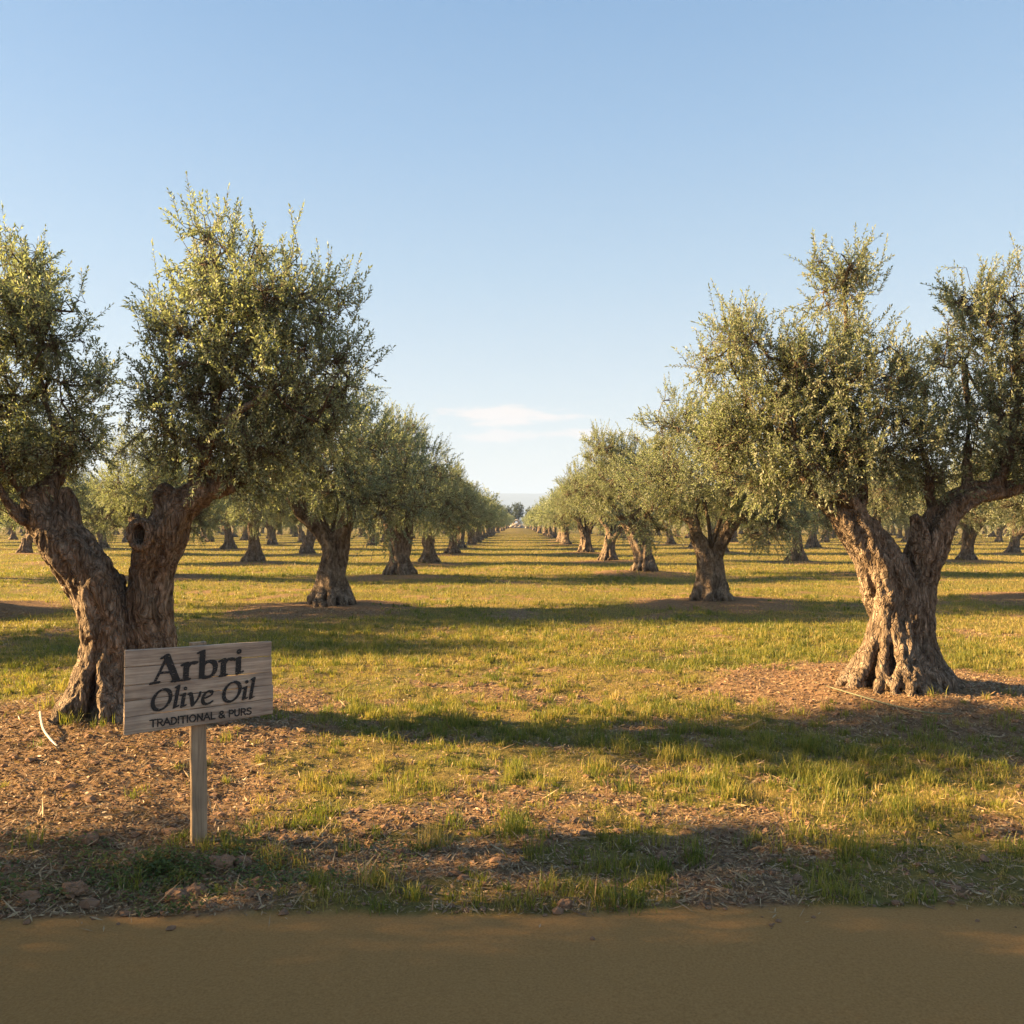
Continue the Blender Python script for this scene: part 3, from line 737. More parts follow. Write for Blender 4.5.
# ------------------------------------------------------------------ orchard prototypes
def proto(seed, style):
    rg = np.random.default_rng(seed); A = Acc()
    lean = {'L': -0.32, 'R': 0.30, 'S': 0.0, 'F': 0.0}[style]
    fork = rg.uniform(1.05, 1.3)
    r0 = rg.uniform(0.235, 0.31)
    nl = 2 if style != 'S' else 3
    ends = []; az0 = rg.uniform(-0.5, 0.5)
    for j in range(nl):
        a = az0 + j * 2 * math.pi / nl + rg.uniform(-0.25, 0.25)
        d = np.array([math.cos(a), math.sin(a) * 0.8, 0])
        o0 = d * r0 * 0.35
        pts = [o0 + [0, 0, -0.15], o0 * 0.9 + [lean * 0.2, 0, 0.35], o0 * 1.0 + [lean * 0.6, 0, fork * 0.7], d * 0.26 + [lean, 0, fork + 0.05], d * 0.52 + [lean * 1.3, 0, fork + 0.38], d * 0.80 + [lean * 1.5, 0, fork + 0.62]]
        rad = [r0 * 0.95, r0 * 0.74, r0 * rg.uniform(0.56, 0.66), r0 * 0.52, r0 * 0.38, r0 * 0.24]
        sw = rg.normal(0, 0.06, 3); pts[2] = pts[2] + sw * [1, 1, 0]; pts[4] = pts[4] - sw + rg.normal(0, 0.05, 3)
        add_stem(A, np.array(pts), rad, rg, twist=rg.uniform(-1.6, 1.6), strands=6, core=0.8)
        ends.append(pts[-1]); ends.append(pts[-2])
        q = [pts[-3], pts[-2] + np.array([0, 0, 0.2]) - d * 0.1, pts[-2] + np.array([0, 0, 0.6]) - d * 0.2]
        rr = [r0 * 0.3, r0 * 0.2, r0 * 0.12]; A.add(*tube(catmull(q, 4), catmull(np.stack([rr] * 3, 1), 4)[:, 0], 8)); ends.append(q[-1])
    add_roots(A, np.array([0, 0, 0.0]), r0 * 1.15, rg, n=11, h=0.36, spread=1.2, thick=0.055)
    tm = remeshed('trunk', A, 0.028, M_bark_far, 2, 0.022, seed, xs=8, zs=2.2)
    c0 = np.array([lean * 1.2, 0, 0])
    lobes = [(c0 + [0, 0, 2.6], np.array([1.7, 1.7, 1.05]))]
    for j in range(8):
        a = 2 * math.pi * (j + rg.uniform(-0.3, 0.3)) / 8
        rr = rg.uniform(1.1, 1.6)
        lobes.append((c0 + [math.cos(a) * rr, math.sin(a) * rr, rg.uniform(1.65, 2.75)], np.array([0.9, 0.9, rg.uniform(0.65, 0.85)])))
    for j in range(6):
        a = rg.uniform(0, 6.28); rr = rg.uniform(0.2, 1.1)
        lobes.append((c0 + [math.cos(a) * rr, math.sin(a) * rr, rg.uniform(3.2, 3.75)], np.array([0.62, 0.62, rg.uniform(0.5, 0.75)])))
    hub = np.array([[lean * 0.8, 0, fork * 0.8]])
    lv, tw = grow(ends, lobes, 200, rg, M_leaf, 3400, 0.060, 0.021, 24, (0.20, 0.38), thr=0.34, min_r=0.006, joints=hub)
    hi = (tm, make_mesh('crown', lv[0], [lv[1]], M_leaf, attrs={'var': ('POINT', lv[2])}), make_mesh('branches', tw[0], [tw[1]], M_twig, smooth=True))
    rg2 = np.random.default_rng(seed)
    lv2, tw2 = grow(ends, lobes, 60, rg2, M_leaf, 1700, 0.14, 0.05, 9, (0.26, 0.46), stems=False, thr=0.3, min_r=0.012, joints=hub)
    tl = remeshed('trunk', A, 0.06, M_bark_far, 1, 0.02, seed, xs=6, zs=2)
    lo = (tl, make_mesh('crown', lv2[0], [lv2[1]], M_leaf, attrs={'var': ('POINT', lv2[2])}), make_mesh('branches', tw2[0], [tw2[1]], M_twig, smooth=True))
    return hi, lo

STY = ['F', 'L', 'S', 'R', 'F', 'L', 'R', 'F']
PROT = [proto(100 + i, s) for i, s in enumerate(STY)]
DESC = {'F': 'forked', 'L': 'leaning', 'S': 'stout', 'R': 'leaning'}
made = {}
def instance(t, pi, hi, rz, sc, label):
    key = (pi, hi); x, y = t[0], t[1]
    z = float(gz(np.array([x]), np.array([y]), micro=False)[0])
    if key not in made:
        root = bpy.data.objects.new('olive_tree', None); COL.objects.link(root)
        ms = PROT[pi][0 if hi else 1]
        ch = [link(n, m, root) for n, m in zip(('trunk', 'crown', 'branches'), ms)]
        made[key] = (root, ch); r = root
    else:
        src, ch = made[key]
        r = src.copy(); COL.objects.link(r)
        for c in ch:
            d = c.copy(); COL.objects.link(d); d.parent = r
    r.location = (x, y, z); r.rotation_euler = (0, 0, rz); r.scale = sc
    tag(r, label, 'olive tree', 'olive trees of the orchard')
ORD = ['first', 'second', 'third', 'fourth', 'fifth', 'sixth', 'seventh', 'eighth', 'ninth', 'tenth', 'eleventh', 'twelfth', 'thirteenth', 'fourteenth', 'fifteenth', 'sixteenth']
tr = np.random.default_rng(8)
fixed = {('L', 1, 1): (0, 0.2), ('L', 1, 2): (2, 0.3), ('L', 1, 3): (4, 2.0), ('R', 1, 1): (4, 0.1), ('R', 1, 2): (1, 0.0), ('R', 1, 3): (3, 0.4)}
count = 0
for t in TREES:
    x, y, side, row, k = t
    sd = 'left' if side == 'L' else 'right'
    pi, rz = fixed.get((side, row, k), (int(tr.integers(8)), float(tr.uniform(0, 6.28))))
    s = float(tr.uniform(0.98, 1.12)); szs = float(tr.uniform(0.95, 1.08))
    if row == 1 and k == 1: s, szs = (1.08, 1.06) if side == 'L' else (1.06, 0.97)
    if row == 1 and k == 2: s, szs = 1.12, 1.08
    if row == 1 and 1 <= k < 15: label = f'{DESC[STY[pi]]} olive tree, {ORD[k]} from the front in the row {sd} of the avenue'
    elif row == 1: label = f'small far olive tree near the end of the row {sd} of the avenue'
    elif 0 <= k < 16 and row <= 12: label = f'olive tree with {DESC[STY[pi]]} trunk, {ORD[k]} from front in {ORD[row-1]} row {sd} of avenue'
    else: label = f'olive tree beyond the {sd} edge of the view, shading the foreground'
    instance(t, pi, y < 62, rz, (s, s, s * szs), label); count += 1
print('orchard trees', count)

# trees closing the avenue
def far_tree(px, D, h, w, label, seed):
    rg = np.random.default_rng(seed); root = bpy.data.objects.new('round_tree', None); COL.objects.link(root)
    x = (px - CX) / F * D; root.location = (x, D, 0)
    A = Acc(); A.add(*tube(np.array([[0,0,-0.2],[0.1,0,1.0],[0,0,2.2],[0.1,0,h*0.6]]), [0.35,0.28,0.25,0.1], 10))
    link('trunk', make_mesh('trunk', A.verts(), A.faces(), M_bark_far, smooth=True), root)
    lobes = [(np.array([0, 0, h * 0.55]), np.array([w * 0.42, w * 0.42, h * 0.38]))]
    for j in range(7):
        a = rg.uniform(0, 6.28); lobes.append((np.array([math.cos(a) * w * 0.25, math.sin(a) * w * 0.25, h * rg.uniform(0.35, 0.8)]), np.full(3, w * 0.24)))
    lv, tw = grow([np.array([0, 0, h * 0.4])], lobes, 50, rg, M_leaf_dark, 1500, 0.3, 0.14, 9, (0.4, 0.7), stems=False, min_r=0.03)
    link('crown', make_mesh('crown', lv[0], [lv[1]], M_leaf_dark, attrs={'var': ('POINT', lv[2])}), root)
    tag(root, label, 'tree')
far_tree(518.5, 300, 9.6, 5.0, 'dark round tree closing the far end of the grass avenue', 1)
far_tree(509, 320, 9.0, 4.5, 'paler tree just left of the dark round tree at the far end of the avenue', 2)
far_tree(531, 330, 9.0, 5.5, 'tree at the far end of the avenue behind the right hand row', 3)

# pale stone heap with a small arch at the end of the avenue
rg = np.random.default_rng(3); A = Acc()
def rock(c, s):
    v = iv * s * rg.uniform(0.75, 1.2, (12, 1)) * np.array([1.2, 1, 0.85]); A.add(v + np.array(c), None, iff)
for i in range(220):
    x = float(np.clip(rg.normal(0, 1.6), -3.2, 3.2)); h = max(0.05, 1.5 * math.exp(-(x / 2.0) ** 2)) ; rock((x, rg.normal(0, 0.7), rg.uniform(0, h)), rg.uniform(0.28, 0.5))
for i in range(13):
    a = math.pi * i / 12; rock((math.cos(a) * 1.1, -0.2, 1.2 + math.sin(a) * 1.5), 0.36)
sp = link('stone_heap', make_mesh('stone_heap', A.verts(), A.faces(), M_stone)); sp.location = (-0.1, 283, 0)
tag(sp, 'pale rubble stone heap with a small arch at the far end of the avenue', 'stone heap')

# ------------------------------------------------------------------ hills
hx = np.linspace(-7000, 7000, 260); hy = np.linspace(4200, 7800, 60); HX, HY = np.meshgrid(hx, hy)
prof = sstep(4200, 5600, HY) * (1 - 0.4 * sstep(6800, 7800, HY))
HZ = -6 + prof * (205 + 60 * (fbm(HX / 1500, HY / 1500, o=5, s=3) - 0.5)) 
nx, ny = len(hx), len(hy); ii = (np.arange(ny - 1)[:, None] * nx + np.arange(nx - 1)[None]).ravel()
me = make_mesh('hills', np.stack([HX, HY, HZ], -1).reshape(-1, 3), [np.stack([ii, ii + 1, ii + nx + 1, ii + nx], 1)], M_hill, smooth=True)
tag(link('hills', me), 'low flat topped hills far beyond the orchard, blue with haze', kind='structure')

# ------------------------------------------------------------------ the sign
TLc = np.array([-1.974, 4.27, 1.057]); TRc = np.array([-1.375, 4.74, 1.048]); BLc = np.array([-1.974, 4.27, 0.625]); BRc = np.array([-1.362, 4.75, 0.636])
ex = (TRc - TLc); W = float(np.linalg.norm(ex[:2])); yaw = math.atan2(ex[1], ex[0])
sign = bpy.data.objects.new('wooden_sign', None); COL.objects.link(sign)
pz = float(gz(np.array([-1.69]), np.array([4.52]))[0])
sign.location = (-1.69, 4.535, pz)
tag(sign, 'weathered plank sign with black lettering on a square post before the big left tree', 'sign')
def local(p):
    # into the board frame: x along the board, y into depth, z up; origin = board centre
    return p
board = bpy.data.objects.new('board', None)
cb = (TLc + BRc) / 2
def rounded_box(x0, x1, y0, y1, z0, z1, b=0.004, zs=None):
    """box with bevelled long edges, returned as verts, quads"""
    prof = [(y0, z0 + b), (y0, z1 - b), (y0 + b, z1), (y1 - b, z1), (y1, z1 - b), (y1, z0 + b), (y1 - b, z0), (y0 + b, z0)]
    return prof
A = Acc()
rg = np.random.default_rng(4)
hs = [0.088, 0.092, 0.078, 0.082, 0.092]; tot = sum(hs); z = 0.216
for i, h in enumerate(hs):
    h = h / tot * 0.432; z1 = z - 0.0012; z0 = z - h + 0.0018; z -= h
    xr = W / 2 + [0.0, 0.001, 0.006, 0.012, 0.012][i]; xl = -W / 2 + rg.uniform(-0.001, 0.001)
    nseg = 24; xs = np.linspace(xl, xr, nseg); V = []
    off = rg.uniform(-0.0012, 0.0012)
    b = 0.003
    for x in xs:
        tap = 1 - 0.055 * ((x + W / 2) / W)             # the board narrows a little to the right
        sag = 0.0015 * math.sin(x * 9 + i)
        for (yy, zz) in rounded_box(0, 0, -0.011 + off, 0.011 + off, z0, z1, b):
            V.append((x, yy + 0.0008 * math.sin(x * 14 + i * 2), zz * tap + sag))
    Qd = []
    for s in range(nseg - 1):
        for k in range(8):
            a = s * 8 + k; c = s * 8 + (k + 1) % 8; Qd.append((a, a + 8, c + 8, c))
    caps = [[0, 1, 2, 3, 4, 5, 6, 7], [(nseg - 1) * 8 + k for k in range(7, -1, -1)]]
    n0 = A.n
    A.add(np.array(V), np.array(Qd))
    T = [(0, k, k + 1) for k in range(1, 7)] + [((nseg-1)*8, (nseg-1)*8 + k + 1, (nseg-1)*8 + k) for k in range(1, 7)]
    A.T.append(np.array(T) + n0)
bm_ = make_mesh('board', A.verts(), A.faces(), M_board)
board = link('board', bm_, sign)
bc = np.array([(TLc[0] + TRc[0]) / 2, (TLc[1] + TRc[1]) / 2, (TLc[2] + BLc[2]) / 2 + 0.001])
board.location = Vector(bc) - Vector(sign.location); board.rotation_euler = (0, R(0.6), yaw)
# post
A = Acc()
def box_bm(x0, x1, y0, y1, z0, z1, b=0.004, nz=12, wob=0.002):
    c = [(x0 + b, y0), (x1 - b, y0), (x1, y0 + b), (x1, y1 - b), (x1 - b, y1), (x0 + b, y1), (x0, y1 - b), (x0, y0 + b)]
    V = []; zs = np.linspace(z0, z1, nz)
    for zz in zs:
        for (x, y) in c: V.append((x + wob * math.sin(zz * 7), y, zz))
    Qd = [(s * 8 + k, s * 8 + (k + 1) % 8, s * 8 + 8 + (k + 1) % 8, s * 8 + 8 + k) for s in range(nz - 1) for k in range(8)]
    T = [(0, k + 1, k) for k in range(1, 7)] + [((nz-1)*8, (nz-1)*8 + k, (nz-1)*8 + k + 1) for k in range(1, 7)]
    return np.array(V), np.array(Qd), np.array(T)
A.add(*box_bm(-0.040, 0.040, 0.0, 0.05, -0.25, 1.064 - pz))
post = link('post', make_mesh('post', A.verts(), A.faces(), M_post), sign)
post.location = (0.003, -0.018, 0); post.rotation_euler = (0, R(-0.3), yaw * 0.8)

# lettering drawn with a broad pen ----------------------------------
def bez(p0, p1, p2, p3, n=14):
    t = np.linspace(0, 1, n)[:, None]; p0, p1, p2, p3 = map(np.array, (p0, p1, p2, p3))
    return (1-t)**3*p0 + 3*(1-t)**2*t*p1 + 3*(1-t)*t*t*p2 + t**3*p3
def arc(cx, cy, rx, ry, a0, a1, n=24, rot=0.0):
    a = np.radians(np.linspace(a0, a1, n)); x = rx * np.cos(a); y = ry * np.sin(a); r = math.radians(rot)
    return np.stack([cx + x * math.cos(r) - y * math.sin(r), cy + x * math.sin(r) + y * math.cos(r)], 1)
def ln_(*p): return np.array(p, float)
# each glyph: list of (polyline, half width multiplier), advance; x height 1, cap 1.5
def O_(cx, cy, rx, ry): return [(arc(cx, cy, rx, ry, 0, 360, 40, -8), 1.0)]
G = {
 'A': ([(ln_((0.62, 1.42), (0.36, 0.7), (0.12, 0.06)), 0.55), (ln_((0.60, 1.46), (0.86, 0.7), (1.08, 0.06)), 1.3), (ln_((0.30, 0.55), (0.86, 0.55)), 0.6), (ln_((-0.04, 0.03), (0.30, 0.05)), 0.7), (ln_((0.90, 0.03), (1.26, 0.04)), 0.7), (ln_((0.40, 1.36), (0.62, 1.46)), 0.7)], 1.30),
 'r': ([(ln_((0.20, 0.92), (0.20, 0.05)), 1.15), (ln_((0.02, 0.86), (0.20, 0.94)), 0.8), (bez((0.22, 0.66), (0.32, 0.9), (0.45, 0.98), (0.62, 0.90)), 1.05), (ln_((0.06, 0.03), (0.36, 0.04)), 0.7)], 0.72),
 'b': ([(ln_((0.20, 1.50), (0.20, 0.10)), 1.15), (ln_((0.02, 1.46), (0.20, 1.52)), 0.8), (bez((0.22, 0.70), (0.42, 1.02), (0.84, 1.0), (0.82, 0.52)), 1.05), (bez((0.82, 0.52), (0.80, 0.0), (0.40, -0.06), (0.20, 0.12)), 1.0)], 1.00),
 'i': ([(ln_((0.20, 0.92), (0.20, 0.06)), 1.15), (ln_((0.03, 0.86), (0.20, 0.94)), 0.8), (ln_((0.20, 0.05), (0.40, 0.12)), 0.8), (ln_((0.20, 1.30), (0.21, 1.31)), 0.95)], 0.46),
 'O': ([(arc(0.62, 0.70, 0.52, 0.70, 0, 360, 48, -6), 1.1)], 1.32),
 'l': ([(ln_((0.20, 1.52), (0.20, 0.06)), 1.1), (ln_((0.06, 1.46), (0.20, 1.54)), 0.8), (ln_((0.20, 0.05), (0.40, 0.14)), 0.8)], 0.46),
 'v': ([(bez((0.06, 0.90), (0.22, 0.98), (0.30, 0.3), (0.42, 0.05)), 1.1), (bez((0.42, 0.05), (0.62, 0.3), (0.80, 0.7), (0.74, 0.92)), 0.75)], 0.86),
 'e': ([(bez((0.18, 0.46), (0.46, 0.50), (0.74, 0.60), (0.68, 0.80)), 0.7), (bez((0.68, 0.80), (0.60, 1.04), (0.12, 0.98), (0.13, 0.44)), 1.0), (bez((0.13, 0.44), (0.14, -0.06), (0.56, -0.04), (0.76, 0.16)), 1.0)], 0.88),
 ' ': ([], 0.50)}
S = {  # plain capitals, height 1
 'T': ([ln_((0.0, 0.96), (0.66, 0.96)), ln_((0.33, 0.96), (0.33, 0.0))], 0.74),
 'R': ([ln_((0.08, 0), (0.08, 1)), np.vstack([ln_((0.08, 0.96), (0.34, 0.96)), arc(0.34, 0.72, 0.22, 0.24, 90, -90, 12), ln_((0.34, 0.48), (0.08, 0.48))]), ln_((0.32, 0.48), (0.58, 0.0))], 0.72),
 'A': ([ln_((0.0, 0), (0.34, 1), (0.68, 0)), ln_((0.14, 0.34), (0.54, 0.34))], 0.78),
 'D': ([ln_((0.08, 0), (0.08, 0.96), (0.26, 0.96)), arc(0.26, 0.49, 0.34, 0.47, 90, -90, 14), ln_((0.26, 0.02), (0.08, 0.02))], 0.74),
 'I': ([ln_((0.08, 0), (0.08, 1))], 0.26),
 'O': ([arc(0.40, 0.49, 0.34, 0.48, 0, 360, 24)], 0.88),
 'N': ([ln_((0.08, 0), (0.08, 0.98), (0.60, 0.02), (0.60, 1.0))], 0.78),
 'L': ([ln_((0.08, 1), (0.08, 0.03), (0.50, 0.03))], 0.56),
 '&': ([np.vstack([bez((0.70, 0.02), (0.5, 0.3), (0.12, 0.62), (0.16, 0.82)), bez((0.16, 0.82), (0.2, 1.04), (0.56, 1.04), (0.52, 0.78)), bez((0.52, 0.78), (0.48, 0.56), (0.04, 0.48), (0.06, 0.24)), bez((0.06, 0.24), (0.1, -0.08), (0.56, -0.06), (0.64, 0.42))])], 0.82),
 'P': ([ln_((0.08, 0), (0.08, 1)), np.vstack([ln_((0.08, 0.96), (0.34, 0.96)), arc(0.34, 0.70, 0.22, 0.26, 90, -90, 12), ln_((0.34, 0.44), (0.08, 0.44))])], 0.66),
 'U': ([np.vstack([ln_((0.08, 1.0), (0.08, 0.32)), arc(0.33, 0.30, 0.25, 0.29, 180, 360, 12), ln_((0.58, 0.32), (0.58, 1.0))])], 0.76),
 'S': ([np.vstack([bez((0.52, 0.86), (0.36, 1.04), (0.06, 1.0), (0.08, 0.74)), bez((0.08, 0.74), (0.1, 0.5), (0.54, 0.54), (0.54, 0.26)), bez((0.54, 0.26), (0.54, -0.06), (0.16, -0.04), (0.02, 0.14))])], 0.64),
 ' ': ([], 0.36)}
def lettering(text, glyphs, x0, base, width, height, slant, nib, thin, nang, seed):
    """returns mesh of the painted word in board coordinates"""
    strokes = []; cur = 0.0
    for ch in text:
        st, adv = glyphs[ch]
        for s in st:
            pl, m = s if isinstance(s, tuple) else (s, 1.0)
            pl = pl.copy(); pl[:, 0] = pl[:, 0] + cur + slant * pl[:, 1]; strokes.append((pl, m))
        cur += adv
    sx = width / cur; sy = height
    cell = 0.0011
    x_lo, x_hi = x0 - 0.02, x0 + width + 0.04; y_lo, y_hi = base - 0.02, base + height * 1.62
    gx_ = np.arange(x_lo, x_hi, cell); gy_ = np.arange(y_lo, y_hi, cell)
    X, Y = np.meshgrid(gx_, gy_)
    F_ = np.full(X.shape, 9.0)
    ca, sa = math.cos(nang), math.sin(nang)
    for pl, m in strokes:
        q = np.stack([x0 + pl[:, 0] * sx, base + pl[:, 1] * sy], 1)
        a_, b_ = nib * m, max(thin, nib * m * (1.0 if m == 0.95 else 0.5)) if thin < nib else nib
        lo = q.min(0) - a_ * 1.5; hi = q.max(0) + a_ * 1.5
        i0, i1 = np.searchsorted(gx_, [lo[0], hi[0]]); j0, j1 = np.searchsorted(gy_, [lo[1], hi[1]])
        xs = X[j0:j1, i0:i1]; ys = Y[j0:j1, i0:i1]
        u = (xs * ca + ys * sa) / a_; v = (-xs * sa + ys * ca) / b_
        qu = (q[:, 0] * ca + q[:, 1] * sa) / a_; qv = (-q[:, 0] * sa + q[:, 1] * ca) / b_
        best = F_[j0:j1, i0:i1]
        for k in range(len(q) - 1):
            dx, dy = qu[k+1] - qu[k], qv[k+1] - qv[k]; L2 = dx * dx + dy * dy + 1e-9
            t = np.clip(((u - qu[k]) * dx + (v - qv[k]) * dy) / L2, 0, 1)
            best = np.minimum(best, np.hypot(u - qu[k] - t * dx, v - qv[k] - t * dy))
        F_[j0:j1, i0:i1] = best
    wear = fbm(X * 60, Y * 420, o=3, s=seed)
    mask = (F_ < 1.0 + 0.22 * (fbm(X * 300, Y * 300, o=2, s=seed + 3) - 0.5)) & (wear > 0.24)
    V = []; Qd = []
    for j in range(mask.shape[0]):
        row = mask[j]; d = np.diff(np.concatenate([[0], row.astype(int), [0]])); s = np.where(d == 1)[0]; e = np.where(d == -1)[0]
        for a, b in zip(s, e):
            k = len(V); xa = gx_[a] - cell / 2; xb = gx_[b - 1] + cell / 2; ya = gy_[j] - cell / 2; yb = ya + cell
            V += [(xa, -0.0150, ya), (xb, -0.0150, ya), (xb, -0.0150, yb), (xa, -0.0150, yb)]; Qd.append((k, k + 1, k + 2, k + 3))
    me = make_mesh('lettering', np.array(V), [np.array(Qd)], M_paint)
    o = link('lettering', me, board); return o
# board coords: x -W/2..W/2, z -0.216..0.216
def bxy(fx, fz): return -W / 2 + fx * W, 0.216 - fz * 0.432
X0, Z0 = bxy(0.168, 0.415)
o = lettering('Arbri', G, X0, Z0, 0.475, 0.094, 0.04, 0.0140, 0.006, R(22), 3); o.rotation_euler = (0, R(-0.8), 0); o['label'] = 'large black word Arbri'
X0, Z0 = bxy(0.155, 0.74)
o = lettering('Olive Oil', G, X0, Z0, 0.545, 0.074, 0.16, 0.0098, 0.0044, R(25), 8); o['label'] = 'black words Olive Oil in slanted letters'
X0, Z0 = bxy(0.160, 0.93)
o = lettering('TRADITIONAL & PURS', S, X0, Z0, 0.530, 0.036, 0.0, 0.0038, 0.0038, 0.0, 12); o['label'] = 'small black capitals TRADITIONAL & PURS'
for o in board.children: o.location.z += 0.0

# ------------------------------------------------------------------ small things on the ground
def ground_tube(name, pxs, r, mat, label, cat, lift=0.0, zl=None):
    pts = []
    for i, (px, py) in enumerate(pxs):
        D = F * CAMH / (py - CY); x = (px - CX) / F * D
        z = float(gz(np.array([x]), np.array([D]))[0]); D2 = F * (CAMH - z) / (py - CY); x = (px - CX) / F * D2
        pts.append((x, D2, z + r + lift + (zl[i] if zl else 0)))
    path = catmull(np.array(pts), 8)
    n = len(path); V, Qd, T = tube(path, np.full(n, r), 8)
    o = link(name, make_mesh(name, V, [Qd, T], mat, smooth=True)); return tag(o, label, cat)
ground_tube('irrigation_hose', [(812, 683), (830, 689), (860, 698), (895, 708), (930, 715), (952, 716)], 0.0065, M_hose, 'thin pale irrigation hose lying across the soil mound before the big right olive tree', 'hose', 0.012)
ground_tube('irrigation_hose', [(40, 722), (43, 733), (50, 741), (60, 748)], 0.009, M_hose_w, 'short curved end of a white hose poking from the soil at the far left', 'hose', 0.01, [0.06, 0.02, 0, -0.03])

def clod(px, py, s, seed, label):
    rg = np.random.default_rng(seed); D = F * CAMH / (py - CY); x = (px - CX) / F * D
    # subdivided ico
    v, f = iv.copy(), iff.copy()
    for _ in range(3):
        cache = {}; nf = []; v = list(v)
        def mid(a, b):
            k = (min(a, b), max(a, b))
            if k not in cache: m_ = v[a] + v[b]; v.append(m_ / np.linalg.norm(m_)); cache[k] = len(v) - 1
            return cache[k]
        for a, b, c in f: ab, bc_, ca = mid(a, b), mid(b, c), mid(c, a); nf += [(a, ab, ca), (b, bc_, ab), (c, ca, bc_), (ab, bc_, ca)]
        v = np.array(v); f = np.array(nf)
    n = fbm(v[:, 0] * 1.4 + seed, v[:, 1] * 1.4, v[:, 2] * 1.4, 4, seed); n2 = vnoise(v[:, 0] * 2.2 + seed, v[:, 1] * 2.2, v[:, 2] * 2.2, seed + 3)
    v = v * (0.55 + 0.9 * n + 0.25 * np.round(n2 * 3) / 3)[:, None] * np.array([1.15, 0.95, 0.72]) * s * 0.8
    v = v * (1 + 0.28 * (fbm(v[:, 0] * 60 + seed, v[:, 1] * 60, v[:, 2] * 60, 3, seed) - 0.5))[:, None]
    o = link('soil_clod', make_mesh('soil_clod', v, [f], M_soil)); o.location = (x, D, float(gz(np.array([x]), np.array([D]))[0]) + s * 0.25)
    tag(o, label, 'clod', 'clods of earth round the sign post')
for a in [(176, 893, 0.050, 1, 'left one of two brown clods of earth below the sign post'), (196, 889, 0.058, 2, 'right one of two brown clods of earth below the sign post'),
          (222, 866, 0.060, 3, 'broad brown clod of earth just right below the sign post'), (243, 862, 0.045, 4, 'pale clod of earth right of the broad clod by the sign post'),
          (75, 890, 0.055, 5, 'brown clod of earth by the bottom left corner of the grove'), (30, 898, 0.045, 6, 'leftmost brown clod of earth near the track edge'),
          (88, 848, 0.05, 7, 'flattish clod of earth left of the sign post'), (565, 906, 0.035, 8, 'small stone like clod in the grass near the middle of the track edge'),
          (257, 882, 0.035, 9, 'small clod of earth in the weeds right of the sign post')]: clod(*a)

# single dry stalk in the bare spot
ground_tube('dry_stalk', [(716, 868), (717, 866), (717, 864)], 0.0028, M_litter, 'upright dry straw stalk in the bare patch right of centre', 'stalk', 0, [0.0, 0.06, 0.125])

# ------------------------------------------------------------------ haze
m, nt, ns, ln = newmat('haze_air')
v = ns.new('ShaderNodeVolumePrincipled'); v.inputs['Color'].default_value = (0.42, 0.60, 1.0, 1); v.inputs['Density'].default_value = 0.00027; v.inputs['Anisotropy'].default_value = 0.0
o_ = ns.new('ShaderNodeOutputMaterial'); ln.new(v.outputs[0], o_.inputs['Volume'])
x0, x1, y0, y1, z0, z1 = -8100, 8100, -450, 9100, -8, 245
V = np.array([(x, y, z) for z in (z0, z1) for y in (y0, y1) for x in (x0, x1)], float)
Qd = np.array([(0, 2, 3, 1), (4, 5, 7, 6), (0, 1, 5, 4), (2, 6, 7, 3), (0, 4, 6, 2), (1, 3, 7, 5)])
hz = link('haze', make_mesh('haze', V, [Qd], m)); tag(hz, 'thin evening haze in the air over the orchard', 'haze', kind='stuff')

# ------------------------------------------------------------------ sky, sun
w = bpy.data.worlds.new('World'); scene.world = w; w.use_nodes = True
nt = w.node_tree; ns = nt.nodes; ln = nt.links; ns.clear()
sky = ns.new('ShaderNodeTexSky'); sky.sky_type = 'NISHITA'; sky.sun_disc = False
sky.sun_elevation = R(SUN_EL); sky.sun_rotation = R(-(90 - SUN_AZ)); sky.air_density = 1.0; sky.dust_density = 1.6; sky.ozone_density = 1.0; sky.altitude = 200
tc = ns.new('ShaderNodeTexCoord')
sep = ns.new('ShaderNodeSeparateXYZ'); ln.new(tc.outputs['Generated'], sep.inputs[0])
def mth(op, a, b=None, c=None):
    n = ns.new('ShaderNodeMath'); n.operation = op
    for i, q in enumerate((a, b, c)):
        if q is None: continue
        if isinstance(q, (int, float)): n.inputs[i].default_value = q
        else: ln.new(q, n.inputs[i])
    return n.outputs[0]
el = mth('ARCSINE', sep.outputs['Z']); az = mth('ARCTAN2', sep.outputs['X'], sep.outputs['Y'])
cmb = ns.new('ShaderNodeCombineXYZ'); ln.new(mth('MULTIPLY', az, 24.0), cmb.inputs[0]); ln.new(mth('MULTIPLY', el, 110.0), cmb.inputs[1]); cmb.inputs[2].default_value = 3.7
cn = N(ns, 'ShaderNodeTexNoise', Scale=1.0, Detail=6.0, Roughness=0.55); ln.new(cmb.outputs[0], cn.inputs[0])
def band(v, c, w_):
    return mth('MAXIMUM', mth('SUBTRACT', 1.0, mth('ABSOLUTE', mth('DIVIDE', mth('SUBTRACT', v, c), w_))), 0.0)
def cloud(azc, azw, elc, elw, k):
    b = mth('MULTIPLY', band(az, azc, azw), band(el, elc, elw))
    r = ns.new('ShaderNodeMapRange'); r.interpolation_type = 'SMOOTHSTEP'
    ln.new(mth('ADD', cn.outputs[0], mth('MULTIPLY', b, 0.62)), r.inputs['Value']); r.inputs['From Min'].default_value = 0.62; r.inputs['From Max'].default_value = 0.92; r.inputs['To Max'].default_value = k
    return mth('MULTIPLY', r.outputs[0], mth('MINIMUM', mth('MULTIPLY', b, 3.5), 1.0))
cl = mth('MAXIMUM', mth('MAXIMUM', cloud(-0.012, 0.13, 0.126, 0.018, 1.0), cloud(0.08, 0.09, 0.104, 0.010, 0.9)), cloud(-0.02, 0.08, 0.103, 0.012, 0.8))
EXPO = 2.6; STR = 0.051
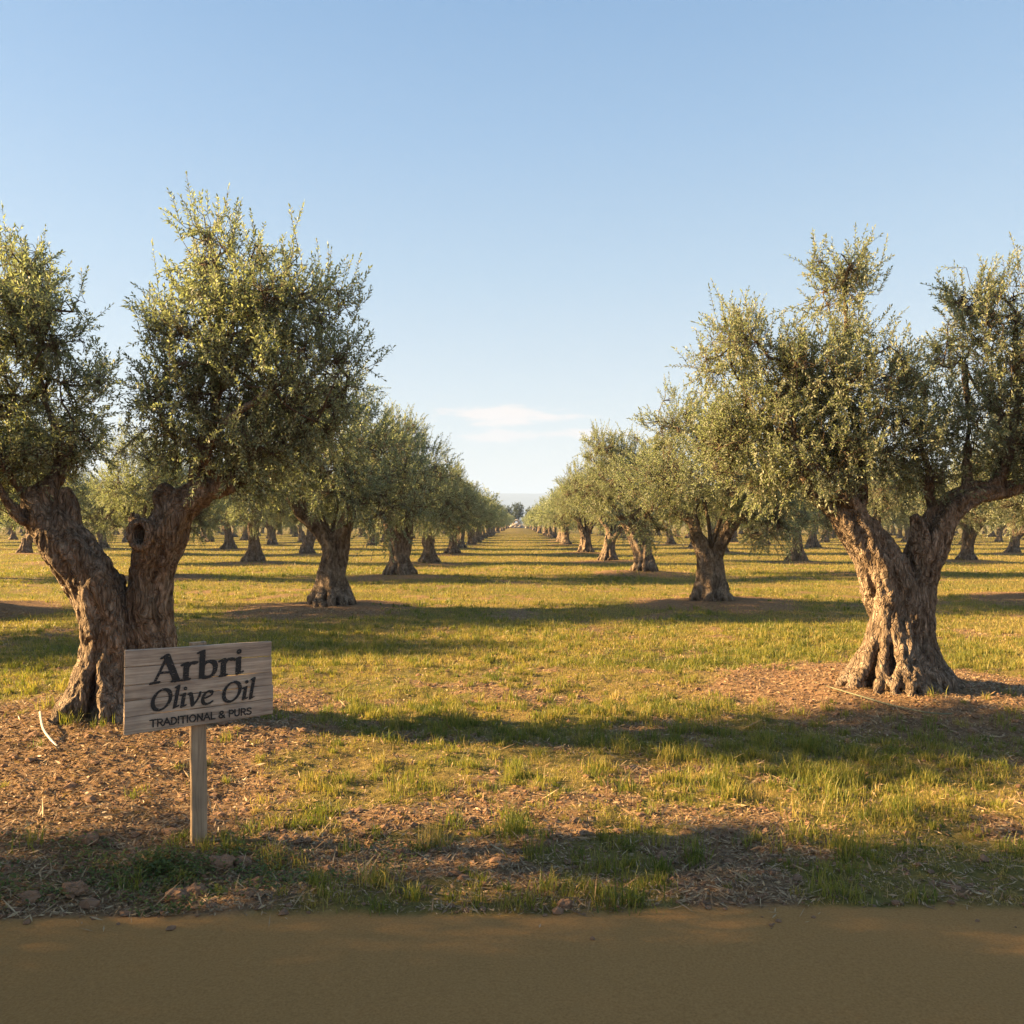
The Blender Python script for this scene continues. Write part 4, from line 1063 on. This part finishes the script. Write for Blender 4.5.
gr = ramp(ns, [(0.0, (.76, .74, .71)), (0.04, (.73, .74, .74)), (0.10, (.60, .69, .75)), (0.18, (.44, .61, .76)), (0.27, (.30, .50, .74)), (0.36, (.20, .40, .68)), (1.0, (.15, .31, .58))])
ln.new(mth('DIVIDE', el, 1.5708), gr.inputs[0])
gs = ns.new('ShaderNodeVectorMath'); gs.operation = 'SCALE'; ln.new(gr.outputs[0], gs.inputs[0]); gs.inputs['Scale'].default_value = 1 / (STR * 2 ** EXPO)
sm = ns.new('ShaderNodeMixRGB'); sm.inputs[0].default_value = 0.8; ln.new(sky.outputs[0], sm.inputs[1]); ln.new(gs.outputs[0], sm.inputs[2])
mx = ns.new('ShaderNodeMixRGB'); ln.new(cl, mx.inputs[0]); ln.new(sm.outputs[0], mx.inputs[1]); kk = 1 / (STR * 2 ** EXPO); mx.inputs[2].default_value = (0.98 * kk, 0.90 * kk, 0.86 * kk, 1)
bg = ns.new('ShaderNodeBackground'); bg.inputs['Strength'].default_value = STR; ln.new(mx.outputs[0], bg.inputs[0])
wo = ns.new('ShaderNodeOutputWorld'); ln.new(bg.outputs[0], wo.inputs[0])

sd = bpy.data.lights.new('sun', 'SUN'); sd.energy = 5.0; sd.angle = R(0.6); sd.color = (1.0, 0.675, 0.32)
so = bpy.data.objects.new('sun', sd); COL.objects.link(so)
a = R(SUN_AZ); e = R(SUN_EL)
to_sun = Vector((-math.cos(e) * math.cos(a), math.cos(e) * math.sin(a), math.sin(e)))
so.rotation_euler = to_sun.to_track_quat('Z', 'Y').to_euler(); so.location = (-30, 10, 20)

cam = bpy.data.cameras.new('camera'); co = bpy.data.objects.new('camera', cam); COL.objects.link(co)
cam.sensor_width = 36; cam.lens = F / 1024 * 36; cam.shift_x = -(CX - 512) / 1024; cam.shift_y = (CY - 512) / 1024
cam.clip_start = 0.05; cam.clip_end = 30000
co.location = (0, 0, CAMH); co.rotation_euler = (R(90), 0, 0)
scene.camera = co
vs = scene.view_settings; vs.view_transform = 'Standard'; vs.look = 'None'; vs.exposure = EXPO; vs.gamma = 1; vs.use_curve_mapping = False
scene.render.engine = 'CYCLES'
cy = scene.cycles; cy.max_bounces = 8; cy.diffuse_bounces = 3; cy.transmission_bounces = 4; cy.transparent_max_bounces = 6; cy.volume_bounces = 0
